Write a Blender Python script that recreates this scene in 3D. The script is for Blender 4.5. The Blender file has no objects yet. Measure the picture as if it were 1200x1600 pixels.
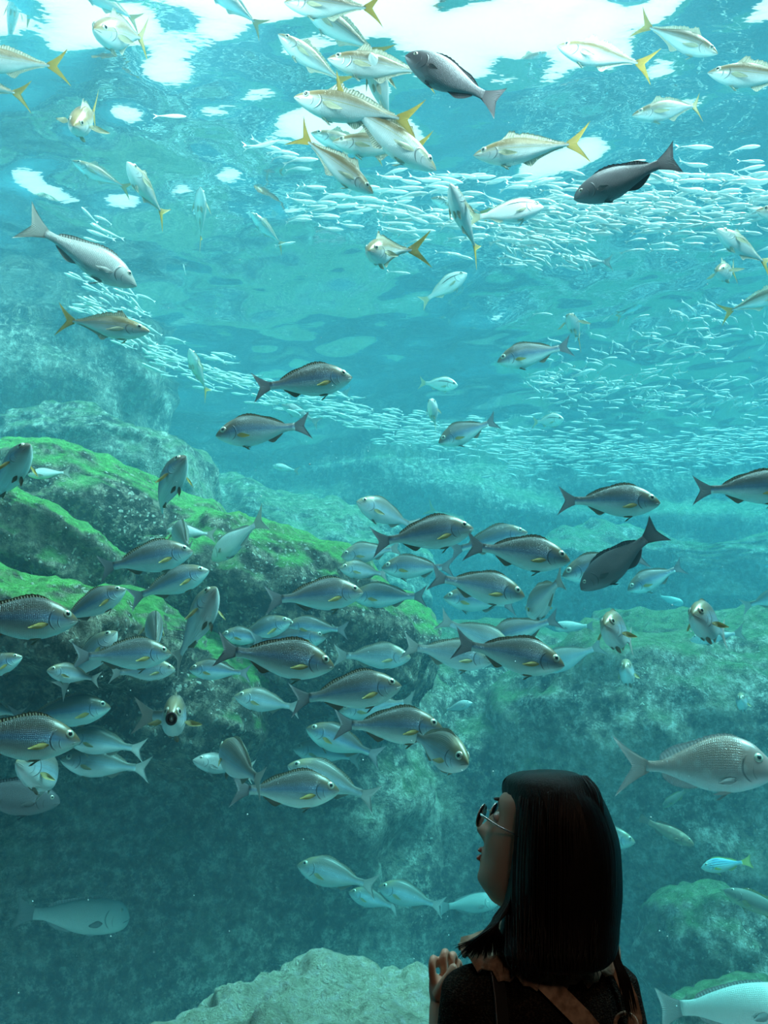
import bpy, bmesh, math, random
from mathutils import Vector, Matrix, noise
import numpy as np

# ---------------------------------------------------------------- camera
SC = bpy.context.scene
COL = SC.collection
F = 1256.0                      # focal length in pixels of a 1200x1600 picture
PITCH = math.radians(17.7)
EYE = Vector((0.0, 0.0, 1.5))
CF = Vector((0, math.cos(PITCH), math.sin(PITCH)))
CR = Vector((1, 0, 0))
CU = Vector((0, -math.sin(PITCH), math.cos(PITCH)))
cd = bpy.data.cameras.new('camera')
cam = bpy.data.objects.new('camera', cd)
COL.objects.link(cam)
cam.location = EYE
cam.rotation_euler = (math.radians(90) + PITCH, 0, 0)
cd.sensor_fit = 'VERTICAL'
cd.sensor_height = 32.0
cd.lens = 32.0 * F / 1600.0
cd.clip_start = 0.05
cd.clip_end = 200
SC.camera = cam

# ---------------------------------------------------------------- light
SURF = 6.2                      # height of the water surface
world = bpy.data.worlds.new('sky')
SC.world = world
world.use_nodes = True
wn = world.node_tree
bg = wn.nodes['Background']
bg.inputs['Color'].default_value = (0.95, 0.99, 1.0, 1)
bg.inputs['Strength'].default_value = 1.8
sd = bpy.data.lights.new('sun', 'SUN')
sd.energy = 15.0
sd.angle = math.radians(30)
sd.color = (0.97, 1.0, 0.99)
sun = bpy.data.objects.new('sun', sd)
COL.objects.link(sun)
sun.rotation_euler = (math.radians(2), math.radians(30), 0)
# lamp of the visitor hall, high behind the visitor
ld = bpy.data.lights.new('hall_lamp_light', 'AREA')
ld.energy = 12.0
ld.size = 0.5
ld.color = (1.0, 0.62, 0.40)
lo = bpy.data.objects.new('hall_lamp_light', ld)
COL.objects.link(lo)
lo.location = (0.6, -2.6, 3.9)
lo.rotation_euler = (math.radians(38), 0, 0)

vs = SC.view_settings
vs.view_transform = 'Standard'
vs.look = 'None'
vs.gamma = 1
vs.use_curve_mapping = False
vs.exposure = 0.33
cy = SC.cycles
cy.max_bounces = 8
cy.diffuse_bounces = 2
cy.glossy_bounces = 3
cy.transmission_bounces = 4
cy.volume_bounces = 4
cy.transparent_max_bounces = 24
cy.caustics_reflective = False
cy.caustics_refractive = False
cy.sample_clamp_indirect = 4.0

# ---------------------------------------------------------------- helpers
def ray(px, py):
    """Direction of sight through a point of the picture, length 1 along the camera's axis."""
    return CF + CR * ((px - 600) / F) + CU * ((800 - py) / F)

def P(px, py, Y):
    r = ray(px, py)
    return EYE + r * (Y / r.y)

def PZ(px, py, Z):
    r = ray(px, py)
    return EYE + r * ((Z - EYE.z) / r.z)

def tag(o, label=None, cat=None, group=None, kind=None):
    for k, v in (('label', label), ('category', cat), ('group', group), ('kind', kind)):
        if v:
            o[k] = v
    return o

def link(o, parent=None):
    COL.objects.link(o)
    if parent is not None:
        o.parent = parent
    return o

def mesh_obj(name, verts, faces, mat, parent=None, smooth=True, uvs=None):
    me = bpy.data.meshes.new(name)
    me.from_pydata([tuple(v) for v in verts], [], faces)
    if uvs is not None:
        uvl = me.uv_layers.new(name='UVMap')
        idx = np.empty(len(me.loops), dtype=np.int32)
        me.loops.foreach_get('vertex_index', idx)
        uvl.data.foreach_set('uv', np.asarray(uvs, dtype=np.float32)[idx].ravel())
    me.update()
    if smooth:
        me.polygons.foreach_set('use_smooth', [True] * len(me.polygons))
    if mat is not None:
        me.materials.append(mat)
    return link(bpy.data.objects.new(name, me), parent)

def empty(name, loc=(0, 0, 0)):
    o = bpy.data.objects.new(name, None)
    o.location = loc
    o.empty_display_size = 0.05
    return link(o)

class NT:
    """Small wrapper to write node materials briefly."""
    def __init__(s, name):
        s.m = bpy.data.materials.new(name)
        s.m.use_nodes = True
        s.t = s.m.node_tree
        s.t.nodes.clear()
        s.out = s.t.nodes.new('ShaderNodeOutputMaterial')
    def n(s, kind, ins=None, **props):
        nd = s.t.nodes.new('ShaderNode' + kind)
        for k, v in props.items():
            setattr(nd, k, v)
        for k, v in (ins or {}).items():
            s.put(nd.inputs[k], v)
        return nd
    def put(s, sock, v):
        if hasattr(v, 'links') and hasattr(v, 'is_output'):
            s.t.links.new(v, sock)
        elif hasattr(v, 'outputs'):
            s.t.links.new(v.outputs[0], sock)
        elif isinstance(v, (tuple, list)) and len(v) == 3 and sock.type == 'RGBA':
            sock.default_value = (*v, 1)
        else:
            sock.default_value = v
    def math(s, op, a, b=0.0, c=0.0):
        return s.n('Math', {0: a, 1: b, 2: c}, operation=op).outputs[0]
    def mix(s, f, a, b, mode='MIX'):
        nd = s.n('Mix', None, data_type='RGBA', blend_type=mode)
        s.put(nd.inputs[0], f)
        s.put(nd.inputs[6], a)
        s.put(nd.inputs[7], b)
        return nd.outputs[2]
    def ramp(s, f, stops, interp='LINEAR'):
        nd = s.n('ValToRGB', {0: f})
        cr = nd.color_ramp
        cr.interpolation = interp
        while len(cr.elements) < len(stops):
            cr.elements.new(0.5)
        for e, (p, c) in zip(cr.elements, stops):
            e.position = p
            e.color = (*c, 1) if len(c) == 3 else c
        return nd.outputs[0]
    def grey(s, f, a, b):
        return s.ramp(f, [(a, (0, 0, 0)), (b, (1, 1, 1))])
    def surf(s, sh):
        s.put(s.out.inputs['Surface'], sh)
        return s.m
    def pbr(s, **k):
        names = {'color': 'Base Color', 'rough': 'Roughness', 'metal': 'Metallic', 'normal': 'Normal', 'spec': 'Specular IOR Level',
                 'trans': 'Transmission Weight', 'alpha': 'Alpha', 'sheen': 'Sheen Weight', 'coat': 'Coat Weight', 'sub': 'Subsurface Weight'}
        return s.n('BsdfPrincipled', {names[a]: b for a, b in k.items()})

def plain(name, color, rough=0.6, metal=0.0, bump=0, scale=30, var=0.0):
    t = NT(name)
    c = color
    tc = t.n('TexCoord').outputs['Object']
    nz = t.n('TexNoise', {'Vector': tc, 'Scale': scale, 'Detail': 4.0})
    if var:
        c = t.mix(nz.outputs[0], tuple(x * (1 - var) for x in color), tuple(min(1, x * (1 + var)) for x in color))
    k = dict(color=c, rough=rough, metal=metal)
    if bump:
        k['normal'] = t.n('Bump', {'Height': nz.outputs[0], 'Strength': bump, 'Distance': 0.01})
    return t.surf(t.pbr(**k))

# ---------------------------------------------------------------- water
TX0, TX1, TY0, TY1, TZ0 = -7.5, 8.5, 2.12, 12.5, -1.6
def box_mesh(x0, x1, y0, y1, z0, z1):
    v = [(x, y, z) for x in (x0, x1) for y in (y0, y1) for z in (z0, z1)]
    f = [(0, 1, 3, 2), (4, 6, 7, 5), (0, 4, 5, 1), (2, 3, 7, 6), (0, 2, 6, 4), (1, 5, 7, 3)]
    return v, f

def water_volume():
    t = NT('tank_water')
    sc_ = t.n('VolumeScatter', {'Color': (0.36, 0.83, 1.0), 'Density': 0.062, 'Anisotropy': -0.5})
    ab = t.n('VolumeAbsorption', {'Color': (0.0, 0.845, 0.91), 'Density': 0.215})
    t.put(t.out.inputs['Volume'], t.n('AddShader', {0: sc_, 1: ab}))
    v, f = box_mesh(TX0, TX1, TY0, TY1, TZ0, SURF + 0.12)
    o = mesh_obj('water', v, f, t.m, smooth=False)
    tag(o, kind='structure')
water_volume()

def water_surface():
    t = NT('water_surface')
    tc = t.n('NewGeometry').outputs['Position']
    mp = t.n('Mapping', {'Vector': tc, 'Scale': (0.75, 1.6, 1.0)})
    n1 = t.n('TexNoise', {'Vector': mp, 'Scale': 5.0, 'Detail': 3.0, 'Roughness': 0.5})
    bp = t.n('Bump', {'Height': n1.outputs[0], 'Strength': 1.0, 'Distance': 0.003})
    fr = t.n('Fresnel', {'IOR': 1.45, 'Normal': bp})
    gl = t.n('BsdfGlossy', {'Color': (0.56, 0.56, 0.56), 'Roughness': 0.0, 'Normal': bp})
    tr = t.n('BsdfTransparent', {'Color': (1, 1, 1)})
    ms = t.n('MixShader', {0: fr, 1: tr, 2: gl})
    t.surf(ms)
    nx, ny = 300, 240
    x0, x1, y0, y1 = TX0 - .3, TX1 + .3, TY0 - .25, TY1 + .3
    xs = np.linspace(x0, x1, nx); ys = np.linspace(y0, y1, ny)
    X, Y = np.meshgrid(xs, ys)
    rnd = random.Random(5)
    Z = np.zeros_like(X)
    for i in range(26):
        lam = 0.30 * 1.16 ** (i % 13)
        a = rnd.gauss(math.pi / 2, 1.0)
        k = 2 * math.pi / lam
        ph = rnd.uniform(0, 6.28)
        Z += (0.0048 * lam) * np.sin(k * (X * math.cos(a) + Y * math.sin(a)) + ph + 1.2 * np.sin(0.9 * X + i) )
    v = np.stack([X.ravel(), Y.ravel(), (SURF + Z).ravel()], 1)
    f = [(j * nx + i, j * nx + i + 1, (j + 1) * nx + i + 1, (j + 1) * nx + i) for j in range(ny - 1) for i in range(nx - 1)]
    o = mesh_obj('water_surface', v, f, t.m)
    tag(o, kind='structure')
water_surface()

# ---------------------------------------------------------------- room shell and tank shell
hall = plain('hall_dark_plaster', (0.035, 0.033, 0.032), 0.8, bump=0.3, scale=12)
hall_floor = plain('hall_dark_carpet', (0.03, 0.028, 0.03), 0.95, bump=0.6, scale=120)
def slab(name, x0, x1, y0, y1, z0, z1, m):
    v, f = box_mesh(x0, x1, y0, y1, z0, z1)
    return tag(mesh_obj(name, v, f, m, smooth=False), kind='structure')
slab('floor', -5, 5, -5, 2.0, -0.2, 0.0, hall_floor)
slab('ceiling', -5.2, 5.2, -5.2, 2.12, 4.6, 4.8, hall)
slab('wall_back', -5.2, 5.2, -5.2, -5.0, -0.2, 4.8, hall)
slab('wall_left', -5.2, -5.0, -5.2, 2.12, -0.2, 4.8, hall)
slab('wall_right', 5.0, 5.2, -5.2, 2.12, -0.2, 4.8, hall)
slab('wall_front', -7.8, 8.8, 1.98, 2.12, 4.5, 6.45, hall)          # above the window
slab('trim_1', -5.2, 5.2, 1.96, 2.12, -0.2, 0.45, hall)            # parapet under the window
slab('wall_outer', -7.8, -5.0, 1.98, 2.12, -1.8, 4.5, hall)
slab('wall_outer', 5.0, 8.8, 1.98, 2.12, -1.8, 4.5, hall)
gp = NT('clear_acrylic')
gp.surf(gp.n('BsdfTransparent', {'Color': (0.97, 0.99, 0.985)}))
slab('window_1', -5.0, 5.0, 2.0, 2.1, 0.45, 4.5, gp.m)
# unseen fill lamps with housings, added above the window to brighten the near fish
fill_lamp_m = plain('fill_lamp_steel', (0.25, 0.25, 0.26), 0.4, 0.8)
def fill_lamp(x):
    l = bpy.data.lights.new('added_fill_beam', 'AREA')
    l.energy = 24.0
    l.size = 0.5
    l.color = (0.80, 0.97, 1.0)
    o = link(bpy.data.objects.new('added_fill_beam', l))
    o.location = (x, 2.30, 4.62)
    o.rotation_euler = (math.radians(66), 0, 0)
    v, f = box_mesh(-.3, .3, -.06, .06, -.05, .05)
    h = mesh_obj('added_fill_lamp', v, f, fill_lamp_m, smooth=False)
    h.location = (x, 2.20, 4.70)
    tag(h, 'unseen steel fill lamp added above the tank window for the near fish', 'lamp', 'added fill lamps over the tank window')
for x_ in (-2.4, -0.8, 0.8, 2.4):
    fill_lamp(x_)
# ---------------------------------------------------------------- rocks
from mathutils import Euler
from mathutils.bvhtree import BVHTree
ROCK_BVH = []
def rock_mat(name, base, dark, moss, moss_amt, barn=0.5, scale=1.0):
    t = NT(name)
    geo = t.n('NewGeometry')
    pos = geo.outputs['Position']
    nz = t.n('TexNoise', {'Vector': pos, 'Scale': 1.6 * scale, 'Detail': 9.0, 'Roughness': 0.68})
    nf = t.n('TexNoise', {'Vector': pos, 'Scale': 12.0 * scale, 'Detail': 8.0, 'Roughness': 0.8})
    col = t.mix(t.grey(nz.outputs[0], 0.38, 0.62), dark, base)
    col = t.mix(t.grey(nf.outputs[0], 0.50, 0.62), col, tuple(min(1, 2.3 * c) for c in base))
    pit = t.grey(nf.outputs[0], 0.44, 0.36)
    pit = t.ramp(nf.outputs[0], [(0.40, (1, 1, 1)), (0.48, (0, 0, 0))])
    col = t.mix(t.math('MULTIPLY', pit, 0.75), col, tuple(0.35 * c for c in dark))
    # algae grow on the faces that look up
    nrm = t.n('SeparateXYZ', {0: geo.outputs['Normal']}).outputs[2]
    up = t.math('ADD', nrm, t.math('MULTIPLY', t.math('SUBTRACT', nz.outputs[0], 0.5), 2.2))
    up = t.math('MULTIPLY', t.grey(up, 0.25, 0.75), moss_amt)
    nm = t.n('TexNoise', {'Vector': pos, 'Scale': 22.0, 'Detail': 6.0, 'Roughness': 0.7})
    mc = t.mix(t.grey(nm.outputs[0], 0.35, 0.65), tuple(c * .45 for c in moss), moss)
    col = t.mix(up, col, mc)
    # barnacles in patches
    nd = t.n('TexNoise', {'Vector': pos, 'Scale': 20.0, 'Detail': 3.0})
    wob = t.n('VectorMath', {0: pos, 1: t.n('VectorMath', {0: nd.outputs['Color'], 3: 0.07}, operation='SCALE').outputs[0]}, operation='ADD').outputs[0]
    vo = t.n('TexVoronoi', {'Vector': wob, 'Scale': 34.0}, feature='F1')
    dots = t.ramp(vo.outputs['Distance'], [(0.22, (1, 1, 1)), (0.38, (0, 0, 0))])
    pick = t.grey(t.n('SeparateColor', {0: vo.outputs['Color']}).outputs[0], 0.45, 0.5)
    npb = t.n('TexNoise', {'Vector': pos, 'Scale': 2.3, 'Detail': 5.0, 'Roughness': 0.65})
    patch = t.ramp(npb.outputs[0], [(0.56 - 0.10 * barn, (0, 0, 0)), (0.64 - 0.10 * barn, (1, 1, 1))])
    b = t.math('MULTIPLY', t.math('MULTIPLY', dots, pick), patch)
    b = t.math('MULTIPLY', b, t.math('SUBTRACT', 1.0, t.math('MULTIPLY', up, 0.8)))
    col = t.mix(b, col, (0.75, 0.78, 0.66))
    h = t.math('ADD', t.math('MULTIPLY', nf.outputs[0], 1.0), t.math('ADD', t.math('MULTIPLY', b, 0.25), t.math('MULTIPLY', nm.outputs[0], 0.25)))
    bp = t.n('Bump', {'Height': h, 'Strength': 1.0, 'Distance': 0.16})
    return t.surf(t.pbr(color=col, rough=0.9, spec=0.15, normal=bp))

MOSSY = rock_mat('mossy_rock', (0.30, 0.27, 0.20), (0.06, 0.065, 0.055), (0.27, 0.76, 0.20), 1.0, 1.9)
DARKR = rock_mat('dark_rock', (0.50, 0.47, 0.36), (0.10, 0.11, 0.10), (0.16, 0.42, 0.10), 0.55, 0.5)
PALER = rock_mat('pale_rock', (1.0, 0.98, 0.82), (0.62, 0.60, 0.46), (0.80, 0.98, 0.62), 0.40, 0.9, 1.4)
MIDR = rock_mat('algae_rock', (0.55, 0.52, 0.38), (0.12, 0.13, 0.11), (0.15, 0.37, 0.13), 0.8, 0.8)

def boulder(label, c, r, rot=(0, 0, 0), seed=0, sub=6, boxy=0.75, amp=0.28, mat=None, name='boulder', freq=1.0, group=None):
    bm = bmesh.new()
    bmesh.ops.create_icosphere(bm, subdivisions=sub, radius=1.0)
    off = Vector((seed * 7.31, seed * 3.17, seed * 1.93))
    R = Vector(r)
    rm = (r[0] * r[1] * r[2]) ** (1 / 3)
    for v in bm.verts:
        d = v.co.normalized()
        p = Vector([math.copysign(abs(x) ** boxy, x) for x in d])
        q = Vector((p.x * R.x, p.y * R.y, p.z * R.z))
        s = q / rm * freq + off
        n = noise.hetero_terrain(s * 0.9, 0.9, 2.1, 5, 0.6) * 0.5
        lay = abs(noise.noise(Vector((s.x * 0.6, s.y * 0.6, s.z * 2.4)) + off))
        cell = noise.voronoi(s * 1.3, distance_metric='DISTANCE')[0]
        k = (n - 0.35) * amp + (cell[1] - cell[0]) * amp * 0.55 - lay * amp * 0.5
        fine = noise.fractal(s * 4.0, 1.0, 2.2, 4) * 0.075
        v.co = q + d * rm * (k + fine)
    M = Matrix.Translation(c) @ Euler([math.radians(a) for a in rot]).to_matrix().to_4x4()
    bvh = bm.copy(); bvh.transform(M); ROCK_BVH.append(BVHTree.FromBMesh(bvh)); bvh.free()
    me = bpy.data.meshes.new(name)
    bm.to_mesh(me)
    bm.free()
    me.polygons.foreach_set('use_smooth', [True] * len(me.polygons))
    me.materials.append(mat or DARKR)
    o = bpy.data.objects.new(name, me)
    link(o)
    o.location = c
    o.rotation_euler = [math.radians(a) for a in rot]
    return tag(o, label, 'rock', group)

def tank_back():
    t = DARKR
    for nm, ax in (('wall_rock_back', 0), ('wall_rock_left', 1), ('wall_rock_right', 2)):
        n1, n2 = 150, 80
        if ax == 0:
            f0 = lambda u, w: Vector((TX0 + u * (TX1 - TX0), TY1, TZ0 + w * (SURF + .3 - TZ0))); nn = Vector((0, -1, 0))
        elif ax == 1:
            f0 = lambda u, w: Vector((TX0, TY0 + u * (TY1 - TY0), TZ0 + w * (SURF + .3 - TZ0))); nn = Vector((1, 0, 0))
        else:
            f0 = lambda u, w: Vector((TX1, TY0 + u * (TY1 - TY0), TZ0 + w * (SURF + .3 - TZ0))); nn = Vector((-1, 0, 0))
        vs_ = []
        for j in range(n2):
            for i in range(n1):
                p = f0(i / (n1 - 1), j / (n2 - 1))
                h = noise.hetero_terrain(p * 0.45, 0.9, 2.1, 6, 0.6) * 0.5 + abs(noise.noise(Vector((p.x * .3, p.y * .3, p.z * 1.5)))) * 0.5
                vs_.append(p + nn * h * 0.9)
        fs = [(j * n1 + i, j * n1 + i + 1, (j + 1) * n1 + i + 1, (j + 1) * n1 + i) for j in range(n2 - 1) for i in range(n1 - 1)]
        tag(mesh_obj(nm, vs_, fs, DARKR), kind='structure')
    n1, n2 = 120, 90
    vs_ = [Vector((TX0 + i / (n1 - 1) * (TX1 - TX0), TY0 + j / (n2 - 1) * (TY1 - TY0), 0)) for j in range(n2) for i in range(n1)]
    vs_ = [Vector((p.x, p.y, TZ0 + 0.25 * noise.fractal(p * 0.6, 1, 2, 4))) for p in vs_]
    fs = [(j * n1 + i, j * n1 + i + 1, (j + 1) * n1 + i + 1, (j + 1) * n1 + i) for j in range(n2 - 1) for i in range(n1 - 1)]
    tag(mesh_obj('floor_tank_rock', vs_, fs, DARKR), kind='structure')
tank_back()

boulder('flat rock slab thick with bright green algae, lowest of the mossy steps', P(20, 975, 4.3), (1.0, 0.8, 0.25), (0, 13, -10), 1, mat=MOSSY, boxy=.55, amp=.2)
boulder('sloping green algae slab lying over the lowest mossy step', P(15, 850, 4.9), (1.0, 0.8, 0.24), (-5, 26, 0), 2, mat=MOSSY, boxy=.55, amp=.2)
boulder('barnacle and algae covered rock ledge at the top of the mossy slope', P(210, 850, 5.8), (1.05, 1.0, 0.36), (0, 22, 10), 3, mat=MOSSY, boxy=.6, amp=.24)
boulder('rounded green shoulder of rock behind the dense shoal of grunts', P(430, 985, 5.7), (1.05, 1.0, 0.52), (0, 16, 0), 4, mat=MOSSY)
boulder('barnacle crusted block of rock just under the mossy slabs', P(190, 1080, 4.9), (0.85, 0.7, 0.36), (0, 8, 0), 15, mat=MOSSY, boxy=.6)
boulder('huge dark rock wall under the mossy overhang', P(130, 1380, 6.9), (3.0, 1.4, 2.15), (0, 4, 8), 5, mat=DARKR, boxy=.6)
boulder('dark blue-green rock buttress behind the two small silver grunts', P(560, 1330, 7.7), (1.9, 1.3, 1.95), (0, 6, -5), 6, mat=DARKR, boxy=.65)
boulder('low green rock ledge beyond the shoal, hazy with distance', P(720, 1090, 7.8), (1.5, 1.0, 0.75), (0, 4, 0), 7, mat=MIDR)
boulder('broad algae mound behind the pink sea bream', P(1090, 1240, 7.0), (1.75, 1.2, 1.25), (0, -4, 0), 8, mat=MIDR, boxy=.7)
boulder('pointed algae rock on top of the broad mound', P(1040, 1040, 7.2), (0.6, 0.6, 0.42), (0, 10, 20), 9, sub=5, mat=MIDR)
boulder('dark rock block below the algae mound, beside the long black hair', P(960, 1520, 7.4), (1.7, 1.0, 1.2), (0, 0, 0), 10, mat=DARKR)
boulder('small round boulder under the yellow-finned striped fish', P(1110, 1510, 5.5), (0.34, 0.36, 0.46), (0, 0, 0), 11, sub=5, mat=MIDR)
boulder('low mossy boulder under the long teal fish', P(1170, 1665, 4.6), (0.42, 0.4, 0.34), (0, 0, 0), 12, sub=5, mat=MIDR)
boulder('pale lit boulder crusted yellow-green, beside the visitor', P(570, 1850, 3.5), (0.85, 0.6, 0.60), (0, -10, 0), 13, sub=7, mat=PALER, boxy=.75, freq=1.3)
boulder('steep rock outcrop rising to the water surface above the mossy slope', P(-60, 640, 9.2), (2.6, 1.4, 2.4), (0, 12, 0), 14, mat=DARKR)
boulder('dark square rock recess above the mossy ledge', P(170, 760, 8.0), (1.1, 0.9, 0.55), (0, 5, 0), 16, mat=DARKR, boxy=.55)
boulder('distant hazy rock shelf beyond the shoal', P(430, 900, 10.0), (2.0, 1.0, 0.9), (0, 6, 0), 17, mat=DARKR)
boulder('distant terraced rock shelf behind the diving grunt', P(1080, 930, 10.8), (2.6, 1.0, 0.7), (0, 0, 0), 18, mat=MIDR, boxy=.6)
# ---------------------------------------------------------------- fish
def crv(tab, t):
    """Smooth interpolation through a table of (t, value)."""
    n = len(tab)
    if t <= tab[0][0]:
        return tab[0][1]
    if t >= tab[-1][0]:
        return tab[-1][1]
    for i in range(n - 1):
        if tab[i][0] <= t <= tab[i + 1][0]:
            x0, y0 = tab[i]
            x1, y1 = tab[i + 1]
            def slope(k):
                if k <= 0:
                    return (tab[1][1] - tab[0][1]) / (tab[1][0] - tab[0][0])
                if k >= n - 1:
                    return (tab[-1][1] - tab[-2][1]) / (tab[-1][0] - tab[-2][0])
                return (tab[k + 1][1] - tab[k - 1][1]) / (tab[k + 1][0] - tab[k - 1][0])
            h = x1 - x0
            u = (t - x0) / h
            m0, m1 = slope(i) * h, slope(i + 1) * h
            return (2 * u ** 3 - 3 * u ** 2 + 1) * y0 + (u ** 3 - 2 * u ** 2 + u) * m0 + (-2 * u ** 3 + 3 * u ** 2) * y1 + (u ** 3 - u ** 2) * m1

def body_mat(name, back, side, belly, head=None, stripes=None, line=None, spots=None, rough=0.33, metal=0.08, head_amt=0.6, grade=(0.30, 0.52, 0.78)):
    """Countershaded scales. UV: u from snout to tail, v from belly to back."""
    t = NT(name)
    uv = t.n('UVMap').outputs[0]
    sx = t.n('SeparateXYZ', {0: uv})
    u, v = sx.outputs[0], sx.outputs[1]
    tc = t.n('TexCoord').outputs['Object']
    nz = t.n('TexNoise', {'Vector': tc, 'Scale': 14.0, 'Detail': 5.0, 'Roughness': 0.6}).outputs[0]
    vv = t.math('ADD', v, t.math('MULTIPLY', t.math('SUBTRACT', nz, 0.5), 0.16))
    col = t.ramp(vv, [(grade[0] - 0.12, belly), (grade[1], side), (grade[2], back), (1.0, tuple(c * 0.8 for c in back))])
    if stripes:                                   # thin stripes that run along the flank
        sc_, c2, amt = stripes
        w = t.math('SINE', t.math('MULTIPLY', v, sc_))
        w = t.grey(w, 0.1, 0.9)
        w = t.math('MULTIPLY', w, t.grey(v, 0.38, 0.52))
        col = t.mix(t.math('MULTIPLY', w, amt), col, c2)
    if line:                                      # one dark stripe: (v at the head, slope along u, half width, colour, reach)
        v0, sl, hw, c2, reach = line
        d = t.math('ABSOLUTE', t.math('SUBTRACT', v, t.math('ADD', v0, t.math('MULTIPLY', u, sl))))
        m = t.ramp(d, [(hw * 0.6, (1, 1, 1)), (hw, (0, 0, 0))])
        m = t.math('MULTIPLY', m, t.ramp(u, [(reach * 0.85, (1, 1, 1)), (reach, (0, 0, 0))]))
        col = t.mix(m, col, c2)
    if spots:
        vo = t.n('TexVoronoi', {'Vector': tc, 'Scale': spots[0]}, feature='F1').outputs['Distance']
        col = t.mix(t.math('MULTIPLY', t.ramp(vo, [(0.25, (1, 1, 1)), (0.4, (0, 0, 0))]), spots[2]), col, spots[1])
    if head:
        hm = t.math('MULTIPLY', t.ramp(t.math('ADD', u, t.math('MULTIPLY', t.math('SUBTRACT', 0.9, v), 0.28)), [(0.16, (1, 1, 1)), (0.33, (0, 0, 0))]), head_amt)
        col = t.mix(hm, col, head)
    # scales: small cells with dark rims, only behind the gills
    mp = t.n('Mapping', {'Vector': uv, 'Scale': (1.0, 0.42, 1.0)})
    sc1 = t.n('TexVoronoi', {'Vector': mp, 'Scale': 62.0, 'Randomness': 0.35}, feature='DISTANCE_TO_EDGE').outputs[0]
    rim = t.ramp(sc1, [(0.02, (1, 1, 1)), (0.16, (0, 0, 0))])
    behind = t.grey(u, 0.24, 0.30)
    col = t.mix(t.math('MULTIPLY', t.math('MULTIPLY', rim, behind), 0.18), col, tuple(c * 0.4 for c in back))
    # gill cover edge and mouth slit
    g = t.math('SUBTRACT', u, t.math('SUBTRACT', 0.262, t.math('MULTIPLY', t.math('POWER', t.math('SUBTRACT', v, 0.5), 2.0), 0.55)))
    gm = t.math('MULTIPLY', t.ramp(t.math('ABSOLUTE', g), [(0.002, (1, 1, 1)), (0.010, (0, 0, 0))]), t.math('MULTIPLY', t.grey(v, 0.16, 0.24), t.ramp(v, [(0.66, (1, 1, 1)), (0.76, (0, 0, 0))])))
    g2 = t.math('SUBTRACT', u, t.math('SUBTRACT', 0.185, t.math('MULTIPLY', t.math('POWER', t.math('SUBTRACT', v, 0.45), 2.0), 0.45)))
    gm2 = t.math('MULTIPLY', t.ramp(t.math('ABSOLUTE', g2), [(0.001, (1, 1, 1)), (0.006, (0, 0, 0))]), t.math('MULTIPLY', t.grey(v, 0.2, 0.26), t.ramp(v, [(0.5, (1, 1, 1)), (0.6, (0, 0, 0))])))
    mo = t.math('ABSOLUTE', t.math('SUBTRACT', v, t.math('SUBTRACT', 0.42, t.math('MULTIPLY', u, 1.3))))
    mm = t.math('MULTIPLY', t.ramp(mo, [(0.012, (1, 1, 1)), (0.04, (0, 0, 0))]), t.ramp(u, [(0.055, (1, 1, 1)), (0.075, (0, 0, 0))]))
    dk = t.math('MAXIMUM', t.math('MULTIPLY', gm, 0.75), t.math('MAXIMUM', t.math('MULTIPLY', gm2, 0.45), t.math('MULTIPLY', mm, 0.85)))
    col = t.mix(dk, col, (0.02, 0.02, 0.02))
    h = t.math('SUBTRACT', t.math('MULTIPLY', t.math('MULTIPLY', rim, behind), -0.5), dk)
    bp = t.n('Bump', {'Height': h, 'Strength': 0.5, 'Distance': 0.006})
    return t.surf(t.pbr(color=col, rough=rough, metal=metal, normal=bp))

def fin_mat(name, base, tip, metal=0.0):
    t = NT(name)
    uv = t.n('UVMap').outputs[0]
    sx = t.n('SeparateXYZ', {0: uv})
    col = t.mix(t.grey(sx.outputs[1], 0.1, 0.9), base, tip)
    w = t.math('SINE', t.math('MULTIPLY', sx.outputs[0], 150.0))
    col = t.mix(t.math('MULTIPLY', t.grey(w, 0.2, 0.9), 0.35), col, tuple(c * 0.45 for c in base))
    bp = t.n('Bump', {'Height': w, 'Strength': 0.5, 'Distance': 0.003})
    p = t.pbr(color=col, rough=0.5, metal=metal, normal=bp)
    tl = t.n('BsdfTranslucent', {'Color': col})
    return t.surf(t.n('MixShader', {0: 0.3, 1: p, 2: tl}))

EYE_RING = plain('fish_eye_silver', (0.52, 0.52, 0.42), 0.25, 0.3)
EYE_DARK = plain('fish_eye_black', (0.008, 0.008, 0.010), 0.12)
MOUTH_M = plain('fish_mouth_dark', (0.05, 0.02, 0.02), 0.7)

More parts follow.
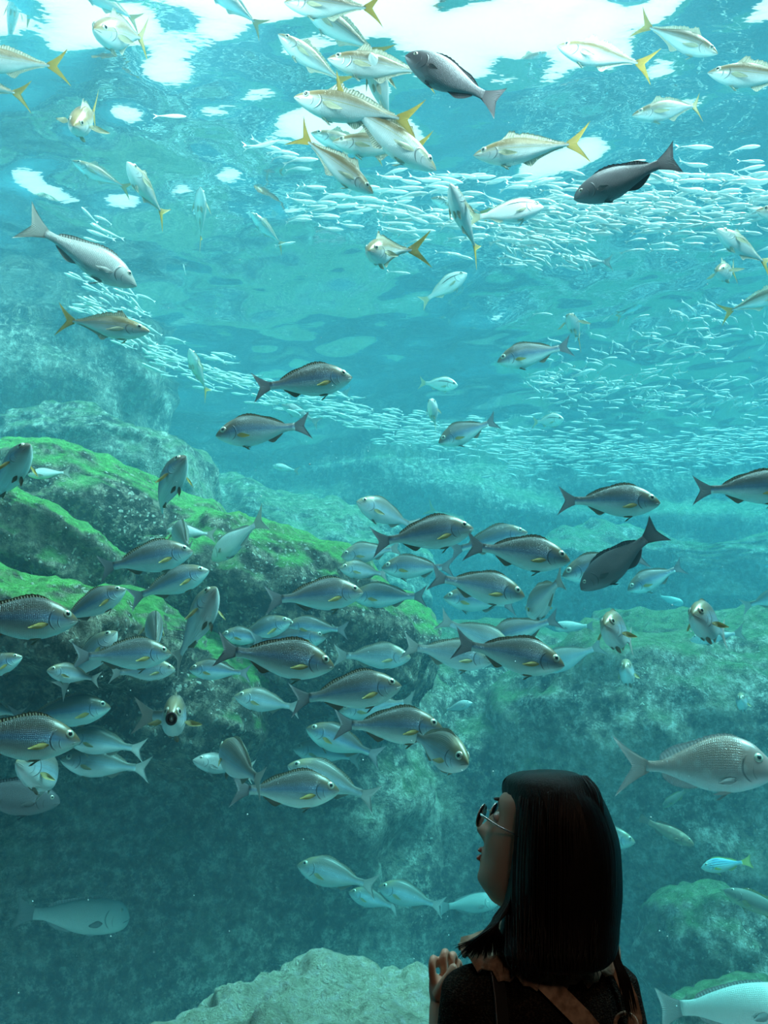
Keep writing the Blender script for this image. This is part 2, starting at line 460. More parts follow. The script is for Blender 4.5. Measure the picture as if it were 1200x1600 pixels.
# half-depth tables along t = 0 (snout) .. 1 (root of the tail fin), in body lengths without the fin
SPEC = {
 'aji': dict(L=0.46, tail=0.20, top=[(0, .0), (.03, .026), (.10, .062), (.22, .10), (.38, .128), (.55, .118), (.75, .066), (.88, .030), (1, .018)],
   bot=[(0, .0), (.03, .028), (.10, .07), (.22, .118), (.38, .145), (.55, .125), (.75, .062), (.88, .026), (1, .018)], w=.105, fork=.62, lobe=.17, tw=.028,
   dor=[(.30, .0), (.36, .085), (.47, .035), (.52, .05), (.60, .045), (.95, .012)], ana=[(.52, 0), (.57, .055), (.66, .028), (.94, .010)], pec=(.27, -.012, .25, .055), pel=(.29, .12), eye=(.115, .028, .024)),
 'isaki': dict(L=0.42, tail=0.19, top=[(0, 0.0000), (.025, 0.0383), (.08, 0.0919), (.18, 0.1595), (.33, 0.2105), (.50, 0.2016), (.70, 0.1340), (.87, 0.0603), (1, 0.0534)],
   bot=[(0, 0.0000), (.025, 0.0358), (.08, 0.0791), (.18, 0.1340), (.33, 0.1786), (.50, 0.1761), (.70, 0.1174), (.87, 0.0534), (1, 0.0487)], w=.115, fork=.42, lobe=.155, tw=.04,
   dor=[(.26, .0), (.32, .022), (.42, .034), (.60, .022), (.70, .030), (.84, .020), (.88, 0)], ana=[(.64, 0), (.68, .045), (.76, .030), (.84, .008)], pec=(.27, -.035, .20, .055), pel=(.32, .12), eye=(.105, .048, .031)),
 'mejina': dict(L=0.42, tail=0.20, top=[(0, .0), (.03, .055), (.08, .10), (.18, .152), (.34, .19), (.52, .182), (.72, .12), (.88, .066), (1, .058)],
   bot=[(0, .0), (.03, .04), (.08, .078), (.18, .13), (.34, .178), (.52, .178), (.72, .112), (.88, .06), (1, .054)], w=.115, fork=.24, lobe=.165, tw=.05,
   dor=[(.26, .0), (.32, .025), (.45, .04), (.64, .03), (.76, .045), (.88, .02), (.91, 0)], ana=[(.60, 0), (.68, .055), (.80, .045), (.88, .012)], pec=(.27, -.03, .17, .06), pel=(.32, .12), eye=(.105, .04, .018)),
 'madai': dict(L=0.66, tail=0.23, top=[(0, 0.0000), (.03, 0.0542), (.09, 0.1299), (.18, 0.2147), (.33, 0.2622), (.50, 0.2396), (.70, 0.1412), (.88, 0.0550), (1, 0.0450)],
   bot=[(0, 0.0226), (.03, 0.0542), (.09, 0.0960), (.20, 0.1446), (.36, 0.1808), (.54, 0.1695), (.72, 0.1040), (.88, 0.0450), (1, 0.0400)], w=.125, fork=.58, lobe=.20, tw=.045,
   dor=[(.26, .0), (.31, .016), (.45, .018), (.62, .030), (.74, .055), (.86, .040), (.89, 0)], ana=[(.60, 0), (.66, .035), (.76, .055), (.85, .035), (.88, 0)], pec=(.31, -.06, .16, .05), pel=(.36, .15), eye=(.135, .075, .026)),
 'bream': dict(L=0.55, tail=0.21, top=[(0, .0), (.03, .03), (.10, .085), (.20, .145), (.34, .178), (.50, .168), (.70, .105), (.88, .05), (1, .044)],
   bot=[(0, .0), (.03, .035), (.10, .085), (.20, .125), (.34, .158), (.52, .15), (.70, .095), (.88, .046), (1, .042)], w=.115, fork=.40, lobe=.18, tw=.045,
   dor=[(.26, .0), (.32, .028), (.45, .032), (.62, .028), (.74, .038), (.86, .025), (.89, 0)], ana=[(.62, 0), (.68, .045), (.78, .035), (.86, .01)], pec=(.28, -.03, .2, .055), pel=(.33, .13), eye=(.13, .055, .022)),
 'wrasse': dict(L=0.62, tail=0.18, top=[(0, .0), (.02, .065), (.06, .125), (.13, .168), (.30, .185), (.50, .172), (.72, .118), (.88, .068), (1, .062)],
   bot=[(0, .02), (.02, .07), (.06, .11), (.15, .145), (.32, .172), (.52, .165), (.72, .108), (.88, .062), (1, .058)], w=.125, fork=.18, lobe=.14, tw=.055,
   dor=[(.24, .0), (.30, .022), (.6, .026), (.82, .03), (.88, 0)], ana=[(.58, 0), (.64, .028), (.80, .028), (.86, 0)], pec=(.28, -.04, .16, .07), pel=(.33, .11), eye=(.10, .075, .016)),
 'grouper': dict(L=0.42, tail=0.17, top=[(0, .0), (.03, .035), (.09, .075), (.2, .118), (.36, .142), (.54, .135), (.74, .098), (.88, .066), (1, .062)],
   bot=[(0, .0), (.03, .04), (.09, .075), (.2, .112), (.36, .132), (.54, .128), (.74, .09), (.88, .06), (1, .058)], w=.115, fork=-.12, lobe=.085, tw=.06,
   dor=[(.24, .0), (.30, .035), (.5, .03), (.72, .045), (.84, .03), (.88, 0)], ana=[(.62, 0), (.68, .045), (.80, .035), (.85, 0)], pec=(.28, -.03, .16, .08), pel=(.30, .12), eye=(.12, .05, .02)),
 'sardine': dict(L=0.15, tail=0.16, top=[(0, .0), (.05, .026), (.15, .055), (.35, .078), (.55, .07), (.8, .032), (1, .018)],
   bot=[(0, .0), (.05, .03), (.15, .062), (.35, .088), (.55, .078), (.8, .034), (1, .018)], w=.062, fork=.6, lobe=.10, tw=.03),
}
SPEC['grunt_pale'] = dict(SPEC['isaki'], L=0.36)
SPEC['sweetlips'] = dict(SPEC['bream'], L=0.30, fork=.16, lobe=.13)
# colours per kind: body, tail, fins, pectorals
LOOK = {
 'aji': (body_mat('horse_mackerel_scales', (.17, .105, .03), (.36, .375, .35), (.76, .80, .78), head=(.38, .28, .15), line=(.60, -.12, .02, (.34, .30, .16), 1.0), head_amt=.35, grade=(.34, .56, .74), metal=.12),
         fin_mat('horse_mackerel_tail_fin', (.62, .42, .07), (.74, .52, .10)), fin_mat('horse_mackerel_fin', (.70, .66, .50), (.80, .76, .60)), fin_mat('horse_mackerel_pectoral', (.80, .74, .50), (.82, .76, .55))),
 'isaki': (body_mat('grunt_scales', (.085, .08, .07), (.105, .225, .36), (.70, .95, .90), head=(.17, .11, .04), stripes=(62.0, (.10, .10, .10), .25), head_amt=.7, grade=(.34, .52, .74)),  # blue flank partly water reflection, aqua belly its light, both put into the colour
         fin_mat('grunt_tail_fin', (.26, .28, .30), (.34, .36, .38)), fin_mat('grunt_fin', (.24, .20, .14), (.34, .28, .16)), fin_mat('grunt_pectoral', (.62, .46, .10), (.85, .70, .22))),
 'isaki_silver': (body_mat('silver_grunt_scales', (.15, .15, .13), (.27, .41, .50), (.82, .90, .88), head=(.32, .25, .11), stripes=(62.0, (.25, .22, .16), .28), head_amt=.55, grade=(.34, .52, .76)),
         fin_mat('silver_grunt_tail_fin', (.50, .50, .46), (.60, .60, .56)), fin_mat('silver_grunt_fin', (.40, .38, .30), (.50, .46, .34)), fin_mat('silver_grunt_pectoral', (.70, .60, .25), (.86, .78, .40))),
 'mejina': (body_mat('dark_nibbler_scales', (.085, .078, .085), (.13, .125, .135), (.20, .20, .21), metal=.1, rough=.45),
         fin_mat('dark_nibbler_tail_fin', (.10, .09, .10), (.20, .19, .20)), fin_mat('dark_nibbler_fin', (.06, .055, .06), (.09, .085, .09)), fin_mat('dark_nibbler_pectoral', (.12, .11, .11), (.16, .15, .15))),
 'madai': (body_mat('red_sea_bream_scales', (.36, .21, .17), (.42, .30, .27), (.72, .72, .72), head=(.34, .24, .25), head_amt=.4, grade=(.16, .42, .75), spots=(11.0, (.62, .60, .60), .25)),
         fin_mat('red_sea_bream_tail_fin', (.62, .42, .36), (.80, .66, .64)), fin_mat('red_sea_bream_fin', (.70, .60, .58), (.82, .76, .76)), fin_mat('red_sea_bream_pectoral', (.60, .50, .48), (.70, .60, .58))),
 'bream': (body_mat('grey_bream_scales', (.30, .29, .27), (.42, .42, .41), (.68, .70, .69), head=(.34, .31, .28), head_amt=.5, grade=(.22, .46, .78), spots=(8.0, (.34, .34, .34), .3)),
         fin_mat('grey_bream_tail_fin', (.42, .40, .36), (.56, .54, .48)), fin_mat('grey_bream_fin', (.36, .35, .33), (.52, .50, .46)), fin_mat('grey_bream_pectoral', (.60, .58, .55), (.66, .64, .60))),
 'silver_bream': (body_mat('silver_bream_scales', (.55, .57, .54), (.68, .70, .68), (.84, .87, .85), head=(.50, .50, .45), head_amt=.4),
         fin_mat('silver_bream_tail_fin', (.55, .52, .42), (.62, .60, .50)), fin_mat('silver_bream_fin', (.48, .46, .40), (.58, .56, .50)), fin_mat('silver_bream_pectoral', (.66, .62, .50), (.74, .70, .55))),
 'wrasse': (body_mat('bulky_wrasse_scales', (.50, .60, .56), (.60, .72, .66), (.66, .76, .72), head=(.50, .56, .54), head_amt=.6, metal=.05, rough=.5),
         fin_mat('bulky_wrasse_tail_fin', (.40, .44, .42), (.48, .52, .50)), fin_mat('bulky_wrasse_fin', (.40, .44, .42), (.50, .54, .52)), fin_mat('bulky_wrasse_pectoral', (.36, .40, .38), (.40, .44, .42))),
 'grouper': (body_mat('brown_rockfish_scales', (.20, .14, .08), (.30, .20, .11), (.42, .32, .20), spots=(9.0, (.62, .55, .40), .45), metal=0, rough=.6),
         fin_mat('brown_rockfish_tail_fin', (.18, .13, .08), (.26, .20, .12)), fin_mat('brown_rockfish_fin', (.18, .13, .08), (.30, .22, .13)), fin_mat('brown_rockfish_pectoral', (.34, .24, .12), (.42, .32, .16))),
 'green_rockfish': (body_mat('green_rockfish_scales', (.10, .12, .09), (.17, .18, .13), (.45, .48, .30), metal=0, rough=.6, grade=(.2, .4, .6)),
         fin_mat('green_rockfish_tail_fin', (.18, .2, .13), (.26, .3, .2)), fin_mat('green_rockfish_fin', (.18, .2, .08), (.50, .52, .18)), fin_mat('green_rockfish_pectoral', (.34, .34, .12), (.42, .42, .16))),
 'grunt_pale': (body_mat('pale_striped_grunt_scales', (.80, .80, .74), (.88, .88, .84), (.92, .92, .90), head=(.86, .84, .72), line=(.66, .10, .035, (.05, .045, .04), .62), head_amt=.3, metal=.1),
         fin_mat('pale_striped_grunt_tail_fin', (.80, .78, .55), (.86, .84, .60)), fin_mat('pale_striped_grunt_fin', (.80, .78, .62), (.84, .82, .66)), fin_mat('pale_striped_grunt_pectoral', (.84, .80, .55), (.88, .84, .60))),
 'sweetlips': (body_mat('blue_striped_scales', (.10, .45, .62), (.30, .75, .85), (.80, .92, .88), head=(.85, .90, .45), stripes=(44.0, (.03, .08, .16), .95), head_amt=.25, metal=0),
         fin_mat('blue_striped_tail_fin', (.85, .86, .12), (.90, .90, .25)), fin_mat('blue_striped_fin', (.82, .84, .15), (.90, .92, .30)), fin_mat('blue_striped_pectoral', (.88, .88, .12), (.92, .90, .25))),
 'sardine': (body_mat('sardine_scales', (.42, .50, .46), (.82, .86, .82), (.92, .94, .92), metal=.12, grade=(.3, .5, .7)), None, None, None),
}
NAMES = {'aji': ('horse_mackerel', 'fish'), 'isaki': ('grunt_fish', 'fish'), 'isaki_silver': ('grunt_fish', 'fish'), 'mejina': ('nibbler_fish', 'fish'), 'madai': ('sea_bream', 'fish'),
         'bream': ('emperor_fish', 'fish'), 'silver_bream': ('silver_bream', 'fish'), 'wrasse': ('wrasse', 'fish'), 'grouper': ('rockfish', 'fish'), 'green_rockfish': ('rockfish', 'fish'),
         'grunt_pale': ('striped_grunt', 'fish'), 'sweetlips': ('sweetlips', 'fish'), 'sardine': ('sardine', 'fish')}
SHAPE = {'isaki_silver': 'isaki', 'silver_bream': 'bream', 'green_rockfish': 'grouper'}

def sheet(rows, th):
    """Thin closed fin from rows of points (each row root..tip) with its normal along the local width axis given per point."""
    n, m = len(rows), len(rows[0])
    verts, uvs, faces = [], [], []
    for side in (1, -1):
        for i, r in enumerate(rows):
            for j, (p, nrm) in enumerate(r):
                k = th * (1 - 0.85 * j / (m - 1)) * (0.25 if i in (0, n - 1) else 1)
                verts.append(p + nrm * (side * k))
                uvs.append((i / (n - 1), j / (m - 1)))
    o = n * m
    for i in range(n - 1):
        for j in range(m - 1):
            a, b, c, d = i * m + j, i * m + j + 1, (i + 1) * m + j + 1, (i + 1) * m + j
            faces.append((a, b, c, d))
            faces.append((o + d, o + c, o + b, o + a))
    ring = [i * m for i in range(n)] + [(n - 1) * m + j for j in range(1, m)] + [i * m + m - 1 for i in range(n - 2, -1, -1)] + [j for j in range(m - 2, 0, -1)]
    for a, b in zip(ring, ring[1:] + ring[:1]):
        faces.append((b, a, o + a, o + b))
    return verts, faces, uvs

def fish_parts(kind, bend=0.0, pec_open=0.35, mouth_open=False):
    """Meshes of one fish of total length 1, snout at x=+0.5, back up +Z."""
    sp = SPEC[SHAPE.get(kind, kind)]
    mats = LOOK[kind]
    BL = 1 - sp['tail'] * 0.92
    def warp(p):
        s = max(0.0, 0.12 - p.x)          # tail half swings sideways
        return Vector((p.x + abs(bend) * s * s * 0.35, p.y + bend * s * s, p.z))
    def X(t):
        return 0.5 - t * BL
    out = []
    def wid(t):
        base = sp['w'] * (crv([(0, .0), (.03, .22), (.10, .58), (.20, .86), (.32, 1.0), (.5, .90), (.75, .48), (.92, .2), (1, .13)], t))
        return base
    small = kind == 'sardine'
    NS, NR = (12, 8) if small else (34, 20)
    verts, uvs, faces = [], [], []
    ts = [(i / NS) ** 1.25 for i in range(NS + 1)]
    rings = NR + 1                                    # seam doubled along the belly for the UVs
    for t in ts[1:]:
        tp, bt, w = crv(sp['top'], t) * BL, crv(sp['bot'], t) * BL, wid(t) * BL
        for k in range(rings):
            a = -math.pi / 2 + 2 * math.pi * k / NR
            s_, c_ = math.sin(a), math.cos(a)
            z = (tp if s_ > 0 else bt) * s_
            y = w * math.copysign(abs(c_) ** 0.82, c_) * (1 - 0.12 * max(0, s_)) 
            verts.append(warp(Vector((X(t), y, z))))
            v_ = 0.5 + 0.5 * (z / (tp if s_ > 0 else bt))
            uvs.append((t, v_))
    nb = len(ts) - 1
    for i in range(nb - 1):
        for k in range(NR):
            a, b = i * rings + k, i * rings + k + 1
            faces.append((a, b, b + rings, a + rings))
    c0 = len(verts)
    verts.append(warp(Vector((0.5, 0, 0)))); uvs.append((0, .45))
    for k in range(NR):
        faces.append((c0, k + 1, k))
    c1 = len(verts)
    verts.append(warp(Vector((X(1) - .004, 0, 0)))); uvs.append((1, .5))
    b0 = (nb - 1) * rings
    for k in range(NR):
        faces.append((c1, b0 + k, b0 + k + 1))
    # tail fin
    rows = []
    tl, lobe, tw = sp['tail'] * 1.0, sp['lobe'] * 1.0, sp['tw'] * BL
    n = 9 if small else 17
    m = 3 if small else 6
    for i in range(n):
        q = -1 + 2 * i / (n - 1)
        root = Vector((X(1) + 0.018, 0, q * tw))
        reach = 1 - max(sp['fork'], 0) * (1 - abs(q) ** 1.1) + (max(-sp['fork'], 0)) * (1 - q * q)
        tip = Vector((X(1) - tl * 0.92 * reach, 0, math.copysign(abs(q) ** (0.85), q) * lobe * (0.42 + 0.58 * reach if sp['fork'] > 0.05 else 1.0)))
        r = []
        for j in range(m):
            f = j / (m - 1)
            p = root.lerp(tip, f)
            p.z += math.copysign(1, q) * math.sin(f * math.pi) * (-0.012 * abs(q)) if q else 0
            r.append((warp(p), Vector((0, 1, 0))))
        rows.append(r)
    tv, tf, tu = sheet(rows, 0.006)
    if small:
        o = len(verts)
        verts += tv; uvs += [(0.5, 0.62)] * len(tv); faces += [tuple(i + o for i in f) for f in tf]
        return [('body', verts, faces, uvs, mats[0], [])]
    body = ('body', verts, faces, uvs, mats[0], [])
    out.append(body)
    out.append(('tail_fin', tv, tf, tu, mats[1], []))
    def strip(tab, sign, prof, jag=0):
        rows = []
        n = 26
        t0, t1 = tab[0][0], tab[-1][0]
        for i in range(n):
            t = t0 + (t1 - t0) * i / (n - 1)
            h = max(0.001, crv(tab, t)) * BL
            if jag and i % 2 and t < t0 + (t1 - t0) * 0.55:
                h *= 0.78
            z = crv(prof, t) * BL * sign
            root = Vector((X(t), 0, z - sign * 0.012))
            tip = Vector((X(t) - h * 0.55, 0, z + sign * h))
            rows.append([(warp(root.lerp(tip, j / 3)), Vector((0, 1, 0))) for j in range(4)])
        return sheet(rows, 0.005)
    v, f, u = strip(sp['dor'], 1, sp['top'], 1)
    out.append(('dorsal_fin', v, f, u, mats[2], []))
    v, f, u = strip(sp['ana'], -1, sp['bot'])
    out.append(('anal_fin', v, f, u, mats[2], []))
    def leaf(root, d, upv, length, width, spread=1.0):
        d = d.normalized()
        nrm = d.cross(upv).normalized()
        u2 = nrm.cross(d).normalized()
        rows = []
        n = 9
        for i in range(n):
            q = -1 + 2 * i / (n - 1)
            ln = length * (1 - 0.35 * abs(q) ** 1.5 - 0.18 * (q + 1) / 2)
            r = []
            for j in range(5):
                g = j / 4
                p = root + d * (ln * g) + u2 * (q * width * (0.18 + 0.82 * math.sin(min(1, g * 1.25) * math.pi / 2)) * 0.5 * (1 - 0.35 * g ** 3)) + nrm * (0.02 * g * g)
                r.append((warp(p), nrm))
            rows.append(r)
        return sheet(rows, 0.004)
    pt, pz, pl, pw = sp['pec']
    for s in (1, -1):
        root = Vector((X(pt), s * (wid(pt) * BL * 0.92), pz))
        d = Vector((-1, s * pec_open, -0.22))
        v, f, u = leaf(root, d, Vector((0, 0, 1)), pl * BL, pw)
        out.append(('pectoral_fin', v, f, u, mats[3], []))
    pt, pl = sp['pel']
    for s in (1, -1):
        root = Vector((X(pt), s * 0.018, -crv(sp['bot'], pt) * BL * 0.97))
        v, f, u = leaf(root, Vector((-1, s * 0.22, -0.38)), Vector((0, s * 0.8, .35)), pl * BL, 0.045)
        out.append(('pelvic_fin', v, f, u, mats[2] if kind != 'madai' else mats[1], []))
    et, ez, er = sp['eye']
    er *= 1.15
    tp, bt = crv(sp['top'], et) * BL, crv(sp['bot'], et) * BL
    q = min(0.99, ez / tp)
    for s in (1, -1):
        a = math.asin(q)
        y = wid(et) * BL * math.cos(a) ** 0.82 * (1 - 0.12 * q)
        c = Vector((X(et), s * y, ez))
        nrm = Vector((0.42, s * 1.0, 0.26)).normalized()
        e1 = nrm.cross(Vector((0, 0, 1))).normalized(); e2 = nrm.cross(e1)
        def dome(rad, hgt, off, n1=16, n2=5):
            vv, ff = [c + nrm * (off + hgt)], []
            for j in range(1, n2 + 1):
                th = math.pi / 2 * j / n2
                for i in range(n1):
                    ph = 2 * math.pi * i / n1
                    vv.append(c + nrm * (off + hgt * math.cos(th)) + (e1 * math.cos(ph) + e2 * math.sin(ph)) * rad * math.sin(th))
            for i in range(n1):
                ff.append((0, 1 + i, 1 + (i + 1) % n1))
            for j in range(n2 - 1):
                for i in range(n1):
                    a_, b_ = 1 + j * n1 + i, 1 + j * n1 + (i + 1) % n1
                    ff.append((a_, a_ + n1, b_ + n1, b_))
            return vv, ff
        v1, f1 = dome(er, er * 0.42, -er * 0.12)
        v2, f2 = dome(er * 0.50, er * 0.22, er * 0.16, 14, 4)
        out.append(('eye', v1, f1, None, EYE_RING, [('pupil', v2, f2, None, EYE_DARK)]))
    if mouth_open:
        vv, ff = [], []
        n1 = 16
        for j, (r_, x_) in enumerate(((.036, .497), (.045, .503), (.036, .509), (.027, .500), (.0, .47))):
            for i in range(n1):
                ph = 2 * math.pi * i / n1
                vv.append(Vector((x_ - 0.012, r_ * math.cos(ph), r_ * 1.15 * math.sin(ph) - 0.004)))
        for j in range(4):
            for i in range(n1):
                a_, b_ = j * n1 + i, j * n1 + (i + 1) % n1
                ff.append((a_, b_, b_ + n1, a_ + n1))
        out.append(('open_mouth', vv, ff, None, MOUTH_M, []))
    return out

FISH_CACHE = {}
def fish_proto(key):
    """Mesh data of one kind and pose, made once."""
    if key not in FISH_CACHE:
        lst = []
        for nm, v, f, u, m, subs in fish_parts(*key):
            def mk(nm, v, f, u, m):
                me = bpy.data.meshes.new(nm)
                me.from_pydata([tuple(p) for p in v], [], f)
                if u is not None:
                    uvl = me.uv_layers.new(name='UVMap')
                    idx = np.empty(len(me.loops), dtype=np.int32)
                    me.loops.foreach_get('vertex_index', idx)
                    uvl.data.foreach_set('uv', np.asarray(u, dtype=np.float32)[idx].ravel())
                me.update()
                me.polygons.foreach_set('use_smooth', [True] * len(me.polygons))
                me.materials.append(m)
                return me
            lst.append((nm, mk(nm, v, f, u, m), [(s[0], mk(*s)) for s in subs]))
        FISH_CACHE[key] = lst
    return FISH_CACHE[key]

def heading(hx, hy, tx, ty, psi):
    mx, my = (hx + tx) / 2, (hy + ty) / 2
    r = ray(mx, my).normalized()
    e = CR * (hx - tx) + CU * (ty - hy)
    e = (e - r * e.dot(r)).normalized()
    a = math.radians(psi)
    d = e * math.cos(a) - r * math.sin(a)
    return mx, my, d.normalized()

def frame(d, roll=0.0, up=None):
    up = up or Vector((0, 0, 1))
    if abs(d.z) > 0.97:
        up = Vector((0, -1, 0.3)).normalized()
    y = up.cross(d).normalized()
    z = d.cross(y)
    M = Matrix((d, y, z)).transposed()
    return M @ Matrix.Rotation(math.radians(roll), 3, 'X')

def fish(kind, hx, hy, tx, ty, label, psi=0, dist=None, size=1.0, bend=0.0, roll=0, pec=0.35, mouth=False, group=None):
    sp = SPEC[SHAPE.get(kind, kind)]
    L = sp['L'] * size
    mx, my, d = heading(hx, hy, tx, ty, psi)
    px = math.hypot(hx - tx, hy - ty)
    if dist is None:
        dist = F * L * math.cos(math.radians(psi)) / px
    # rocks must not swallow a fish: bring it forward of them
    best = 1e9
    for fx, fy in ((mx, my), (hx, hy), (tx, ty), (mx, my + px * .2), (mx, my - px * .2)):
        rr = ray(fx, fy)
        for b_ in ROCK_BVH:
            h_ = b_.ray_cast(EYE, rr.normalized())
            if h_[0] is not None:
                best = min(best, (h_[0] - EYE).dot(CF))
    gap = 0.16 + abs(d.y) * L * .5
    if dist > best - gap:
        L *= (best - gap) / dist
        dist = best - gap
    c = EYE + ray(mx, my) * dist
    lim = .75 if kind == 'aji' else .18
    low = c.y - abs(d.y) * L * .5 - 0.05
    if low < TY0 + lim:                               # stay behind the window
        k = (TY0 + lim + abs(d.y) * L * .5 + 0.07) / c.y
        c = EYE + ray(mx, my) * dist * k
        L *= k
    rn = ray(mx, my).normalized()
    up = (Vector((0, 0, 1)) - rn * (rn.z * (.75 if kind == 'aji' else .5))).normalized()      # swims banked towards the window
    if abs(d.dot(up)) > .97:
        up = None
    root = empty(NAMES[kind][0], c)
    root.rotation_euler = frame(d, roll, up).to_euler()
    root.scale = (L, L, L)
    tag(root, label, NAMES[kind][1], group or GROUPS.get(kind))
    for nm, me, subs in fish_proto((kind, bend, pec, mouth)):
        o = link(bpy.data.objects.new(nm, me), root)
        for sn, sm in subs:
            link(bpy.data.objects.new(sn, sm), o)
    return root
GROUPS = {'aji': 'horse mackerel near the water surface', 'isaki': 'grunts of the shoal', 'isaki_silver': 'grunts of the shoal', 'grunt_pale': 'pale striped grunts'}
# ---------------------------------------------------------------- every fish: kind, head x y, tail x y, label, options
def A(*a, **k): fish('aji', *a, **k)
def I(*a, **k): fish('isaki', *a, **k)
def S(*a, **k): fish('isaki_silver', *a, **k)
A(24, -8, 12, 84, 'teal-bellied horse mackerel swimming straight up in the top corner above the forked tail', psi=25)
A(-5, -70, 50, 26, 'horse mackerel of which only a yellow tail hangs in from the top edge', psi=0)
A(-62, 88, 103, 105, 'horse mackerel leaving the frame edge with a broad white forked tail', psi=0)
A(-95, 115, 42, 150, 'horse mackerel with thin yellow tail just under the broad white forked tail', psi=15)
A(160, 48, 224, 60, 'plump yellow-backed horse mackerel turned towards us beside the white glare', psi=66, dist=2.9)
A(116, 196, 152, 172, 'horse mackerel seen head-on with side fins spread, alone in the dark water', psi=76, dist=3.1, pec=1.2)
A(125, -22, 216, 34, 'teal horse mackerel cut by the top edge above the plump yellow-backed one', psi=10)
A(118, 254, 204, 297, 'small golden-backed horse mackerel heading away with a bright yellow tail', psi=8)
A(214, 276, 248, 326, 'small horse mackerel climbing just beside the golden-backed one', psi=42, dist=4.3)
A(313, 296, 314, 384, 'horse mackerel pointing straight up seen from its teal belly, alone', psi=35)
A(394, 334, 445, 388, 'thin pale horse mackerel slanting down towards its tail, beside a lone sardine', psi=25)
A(322, -28, 410, 44, 'ghostly teal horse mackerel against the white glare at the top edge', psi=0)
A(444, 4, 600, 14, 'olive horse mackerel cut by the top edge with a pale yellow tail', psi=0)
A(478, 12, 604, 92, 'dim teal horse mackerel passing behind the topmost olive one', psi=-10, size=1.2)
A(439, 57, 546, 136, 'golden horse mackerel slanting down to a bright yellow tail under the glare', psi=12)
A(512, 92, 684, 116, 'large silvery horse mackerel with a white-tipped tail in front of the dark diving fish', psi=5)
A(590, 122, 604, 172, 'small horse mackerel rising head-up between the two largest ones', psi=50, dist=3.3)
A(460, 152, 660, 192, 'long olive horse mackerel crossed by the tail of the diving silver one', psi=0)
A(681, 266, 512, 142, 'long silver horse mackerel diving steeply across the others', psi=0, roll=-8)
A(487, 208, 602, 240, 'horse mackerel half hidden behind the steep diving one, the higher of two heads', psi=10, size=1.05)
A(519, 222, 676, 232, 'dark-flanked horse mackerel half hidden behind the diving one, the lower of two heads', psi=0, size=1.08)
A(581, 301, 462, 206, 'bronze horse mackerel diving with its yellow tail raised over the sardines', psi=12)
A(851, 84, 778, 126, 'horse mackerel with its head against the glare and a hanging yellow tail', psi=32, bend=.9)
A(870, 72, 1024, 104, 'olive horse mackerel with bright yellow tail below the dark glare patch', psi=0)
A(1121, 84, 992, 34, 'whitish horse mackerel diving away from its pale raised tail', psi=8)
A(1109, 114, 1270, 122, 'bronze horse mackerel entering at the edge beside the glare', psi=0)
A(992, 180, 1112, 158, 'bronze horse mackerel with a thin raised yellow tail above the dark grey fish', psi=25, bend=-.5)
A(740, 243, 920, 222, 'olive horse mackerel with bright yellow tail beside the dark grey fish', psi=0)
A(590, 392, 612, 392, 'yellow-headed horse mackerel seen face-on under the sardines', psi=74, dist=3.3, bend=.9)
A(673, 310, 768, 338, 'pale horse mackerel among the sardines, behind the white striped fish', psi=5, size=1.0)
A(716, 320, 738, 376, 'small pale horse mackerel hanging tail-down before the white striped fish', psi=40, dist=3.7)
A(1142, 374, 1186, 404, 'small golden-headed horse mackerel near the frame edge among sardines', psi=40, dist=4.2)
A(1133, 424, 1139, 424, 'tiny horse mackerel face-on with fins held out like wings', psi=78, dist=4.6, pec=1.5)
A(1235, 452, 1128, 490, 'lime-backed horse mackerel cut by the frame edge below the tiny face-on one', psi=0)
A(1008, 468, 962, 498, 'lone small yellowish horse mackerel under the dense sardines', psi=15, size=.85)
A(892, 498, 905, 530, 'tiny pale horse mackerel with fins out, above the yellow-finned grunt', psi=66, dist=5.0, pec=1.3)
A(205, 514, 116, 502, 'silver horse mackerel with white forked tail beside the far sardines', psi=30, dist=3.6)
A(1186, 330, 1345, 345, 'horse mackerel showing only its head at the frame edge, level with the sardines', psi=0)
A(300, 556, 322, 610, 'ghostly blue-white horse mackerel hanging over the far sardine ribbon', psi=35, dist=6.0)
fish('mejina', 901, 310, 1052, 248, 'dark grey oval fish swimming below the horse mackerel', psi=5)
fish('mejina', 634, 88, 782, 162, 'dark slate fish diving behind the horse mackerel under the glare', psi=0, size=1.05)
fish('bream', 887, 408, 957, 410, 'small pinkish grey bream at the lower edge of the bright sardines', psi=20, size=.7)
fish('bream', 208, 444, 46, 350, 'large grey bream with pale tail, slanting down alone at the edge of the school', psi=0, size=.95)
fish('grunt_pale', 848, 324, 730, 342, 'white dark-striped grunt among the sardines, the longest of the white ones', psi=0, roll=-15)
fish('grunt_pale', 729, 428, 657, 474, 'white grunt with a black eye stripe climbing in open water', psi=10)
fish('grunt_pale', 715, 603, 654, 598, 'white grunt with open dark eye stripe swimming level above the tiny head-on one', psi=28)
fish('grunt_pale', 675, 634, 680, 662, 'tiny white grunt seen head-on, just under the level one', psi=60, dist=5.2)
fish('grunt_pale', 880, 656, 832, 660, 'round-looking pale grunt with dark eye band beside the far sardines', psi=42)
I(551, 590, 395, 606, 'brownish grunt with yellow side fin, uppermost of the level swimmers over the far sardines', psi=0)
I(338, 681, 486, 664, 'slate grunt with raised tail just below the yellow-finned one, facing the mossy rocks', psi=0)
I(778, 566, 893, 540, 'grey grunt with yellow side fin and raised tail in open blue water', psi=10)
I(686, 692, 778, 656, 'dark grunt pointing down at the sardine ribbon with its small tail raised', psi=22)
I(1028, 786, 873, 782, 'grunt with pale forked tail swimming alone just under the sardine ribbon', psi=0)
I(1248, 762, 1087, 766, 'dark grunt leaving at the frame edge below the sardine ribbon', psi=0)
I(282, 728, 232, 806, 'grunt climbing steeply above the mossy rock with a yellow fin out', psi=42, dist=3.2, bend=.5, pec=.9)
